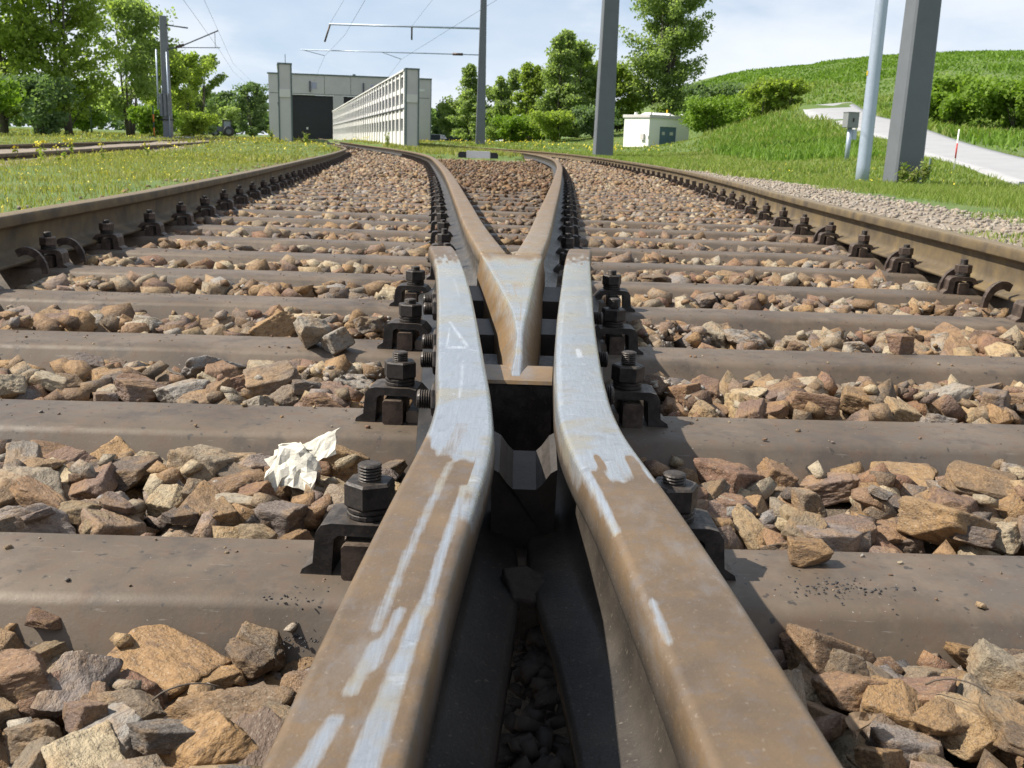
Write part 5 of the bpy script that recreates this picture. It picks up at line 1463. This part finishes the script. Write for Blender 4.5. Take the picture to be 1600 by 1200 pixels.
x, y = pts(330, -12, 7, 44, 78, 128); flowers(x, y, g.uniform(.1, .28, len(x)), g.uniform(.04, .08, len(x)), 129)
x, y = pts(60, 3, 8, 9, 26, 130, right_ok); flowers(x, y, g.uniform(.1, .2, len(x)), g.uniform(.008, .016, len(x)), 131)
# tall flowering stems along the far left track
spots = [(-5.25,10.6),(-4.86,10.4),(-4.80,10.2),(-4.62,10.2),(-4.52,10.3),(-4.30,10.5),(-5.45,11.5),(-4.42,9.9),(-3.88,10.6)]
for k, (fx, fy) in enumerate(spots):
    hgt = .12+.10*((k*37) % 10)/10
    r = tag(empty('flowering_weed', (fx, fy, G(fx, fy))), '%s tall yellow-flowered stem by the far left track, counted from the left' % ORD[k] if k else 'leftmost tall yellow-flowered stem by the far left track', 'wildflower', 'tall yellow weeds by the far left track')
    MB().tube([(0, 0, 0), (.01*math.sin(k), .0, hgt*.5), (.015*math.cos(k), 0, hgt)], .0035, 5).build('stem', M['grass_l'], r)
    gk = np.random.default_rng(k); Cf = np.array([.015*math.cos(k), 0, hgt])+gk.normal(size=(14, 3))*[.022, .022, .014]
    V, F = leaves_mesh(Cf, .022, gk, 1.0); big('blossom', V, F, M['flower'], r)
    Cf = gk.uniform(0, 1, (8, 1))*np.array([[0, 0, hgt*.8]])+gk.normal(size=(8, 3))*[.012, .012, .004]
    V, F = leaves_mesh(Cf, .03, gk, 2.2); tag(big('leaf', V, F, M['grass_r'], r), kind='stuff')
# weeds at the foot of the nearest mast and the wall pillar
for k, (wx, wy, hh_, nm) in enumerate(((5.78,15.3,.34,'grassy weed at the left foot of the nearest mast'),(6.05,15.25,.42,'tallest weed in front of the nearest mast'),(5.9,15.2,.26,'low weed in the middle before the nearest mast'),(-4.6,35.5,.55,'yellowish weed at the foot of the white ribbed wall'),(-8.6,35.4,.5,'weed at the foot of the end-on wall pillar'),(-6.9,33.0,.4,'weed growing beside the track before the dark gate'))):
    gk = np.random.default_rng(200+k); r = tag(empty('weed', (wx, wy, G(wx, wy))), nm, 'weed', 'weeds at mast and walls')
    st = MB(); tip = []
    for q in range(9):
        a = gk.uniform(0, 6.28); rr_ = gk.uniform(.05, .28)*hh_; e = (rr_*math.cos(a), rr_*math.sin(a), hh_*gk.uniform(.55, 1)); st.tube([(0, 0, 0), (e[0]*.3, e[1]*.3, e[2]*.55), e], .004, 4); tip.append(e)
    st.build('stem', M['grass_r'], r)
    tp = np.array(tip); Cf = tp[gk.integers(0, 9, 130)]*gk.uniform(.25, 1, (130, 1))+gk.normal(size=(130, 3))*.025
    V, F = leaves_mesh(Cf, .035, gk, 2.2); tag(big('leaf', V, F, M['grass_r'], r), kind='stuff')
# gravel on the right shoulder
gx_, gy_ = pts(6500, 1.7, 4.0, 3, 17, 140, lambda x, y, g: (x-interp(TR, y) > .1) & (x-interp(TR, y) < 1.5+.3*vnoise(x, y)))
aa = g.uniform(.006, .022, len(gx_))
soup(np.stack([gx_, gy_, gz(gx_, gy_)+aa*.2, aa, aa*.8, aa*.6, g.uniform(0, 6, len(gx_))], 1), LO1, M['pebble'], 'gravel', ground)
gx_, gy_ = pts(2600, -4.5, -1.6, 2.8, 22, 141, lambda x, y, g: (interp(TL, y)-x > .1) & (interp(TL, y)-x < .5))
aa = g.uniform(.006, .020, len(gx_))
soup(np.stack([gx_, gy_, gz(gx_, gy_)+aa*.2, aa, aa*.8, aa*.6, g.uniform(0, 6, len(gx_))], 1), LO1, M['stone_i'], 'gravel', ground)

# ------------------------------------------------------------------ crumpled paper, twigs, dry leaves
pr = tag(empty('crumpled_paper', (-.270, 1.215, -.156), .2), 'crumpled off-white paper lying on the stones left of the rails', 'paper')
def crumple(nu, nv, fn, seed, amp):
    V = []; 
    for i in range(nu):
        for j in range(nv):
            u, v = i/(nu-1), j/(nv-1); p = np.array(fn(u, v), float)
            p += amp*np.array([float(vnoise(u*6+seed, v*6, 1.5)), float(vnoise(u*6+seed, v*6, 5.5)), float(vnoise(u*6+seed, v*6, 9.5))]) + .35*amp*np.array([float(vnoise(u*15+seed, v*15, 2.5)), float(vnoise(u*15+seed, v*15, 6.5)), float(vnoise(u*15, v*15, 3.5))])
            V.append(tuple(p))
    F = [(i*nv+j, (i+1)*nv+j, (i+1)*nv+j+1, i*nv+j+1) for i in range(nu-1) for j in range(nv-1)]
    return V, F
V, F = crumple(13, 13, lambda u, v: (-.046+.072*u, -.034+.058*v+.008*math.sin(u*5), .020+.026*math.sin(u*3.1)*math.sin(v*2.6)-.040*(1-v)**2-.010*(u < .2)), 3, .0115)
o = mk('sheet', V, F, M['paper'], pr); o.modifiers.new('thick', 'SOLIDIFY').thickness = .001
V, F = crumple(8, 8, lambda u, v: (-.004+.056*u+.010*v, .004+.028*v-.012*u, .024+.034*u+.018*math.sin(v*2.8)-.026*(1-v)), 8, .006)
o = mk('folded_flap', V, F, M['paper'], pr); o.modifiers.new('thick', 'SOLIDIFY').thickness = .001
pr.scale = (.88, .88, .80)
tw = np.random.default_rng(31)
twig_sp = [(-.245,.70,.055,'curved dry stalk across the stones at the lower left'),(.375,.74,.05,'curled dry stalk between the stones at the lower right')]
for k, (tx, ty, ln, lab) in enumerate(twig_sp):
    i = int((tx-X0)/RES); j = int((ty-Y0_)/RES); zz = H[j-2:j+3, i-2:i+3].max()+.006
    a = tw.uniform(-.4, .4)
    P = [(tx+ln*(q/8-.5)*math.cos(a), ty+ln*(q/8-.5)*math.sin(a), zz+.010*math.sin(q/8*3.1)**.7-.004) for q in range(9)]
    tag(MB().tube(P, [.0009-.00006*q for q in range(9)], 6).build('twig', M['twig'], None, True), lab, 'twig', 'dry twigs on the ballast')
lf = [(.285,.70,'curled dry leaf beside the right wing rail at the bottom'),(.015,.66,'brown dry leaf in the gap between the wing rails, nearest'),(.012,.72,'brown dry leaf in the gap between the wing rails, farther'),(.018,.76,'small dry leaf in front of the stone in the gap')]
for k, (tx, ty, lab) in enumerate(lf):
    i = int((tx-X0)/RES); j = int((ty-Y0_)/RES); zz = H[j-2:j+3, i-2:i+3].max()+.004
    V, F = crumple(7, 9, lambda u, v: ((v-.5)*.036, (u-.5)*.022*math.sin(math.pi*min(.985, max(.03, v)))**.8, .007*(u-.5)**2*4+.005*math.sin(v*3)), k*3, .0018)
    o = mk('dry_leaf', V, F, M['leafdry']); o.location = (tx, ty, zz); o.rotation_euler = (tw.uniform(-.4, .6), tw.uniform(-.3, .3), tw.uniform(0, 6))
    o.modifiers.new('thick', 'SOLIDIFY').thickness = .0006
    tag(o, lab, 'dry leaf', 'dry leaves on the ballast')
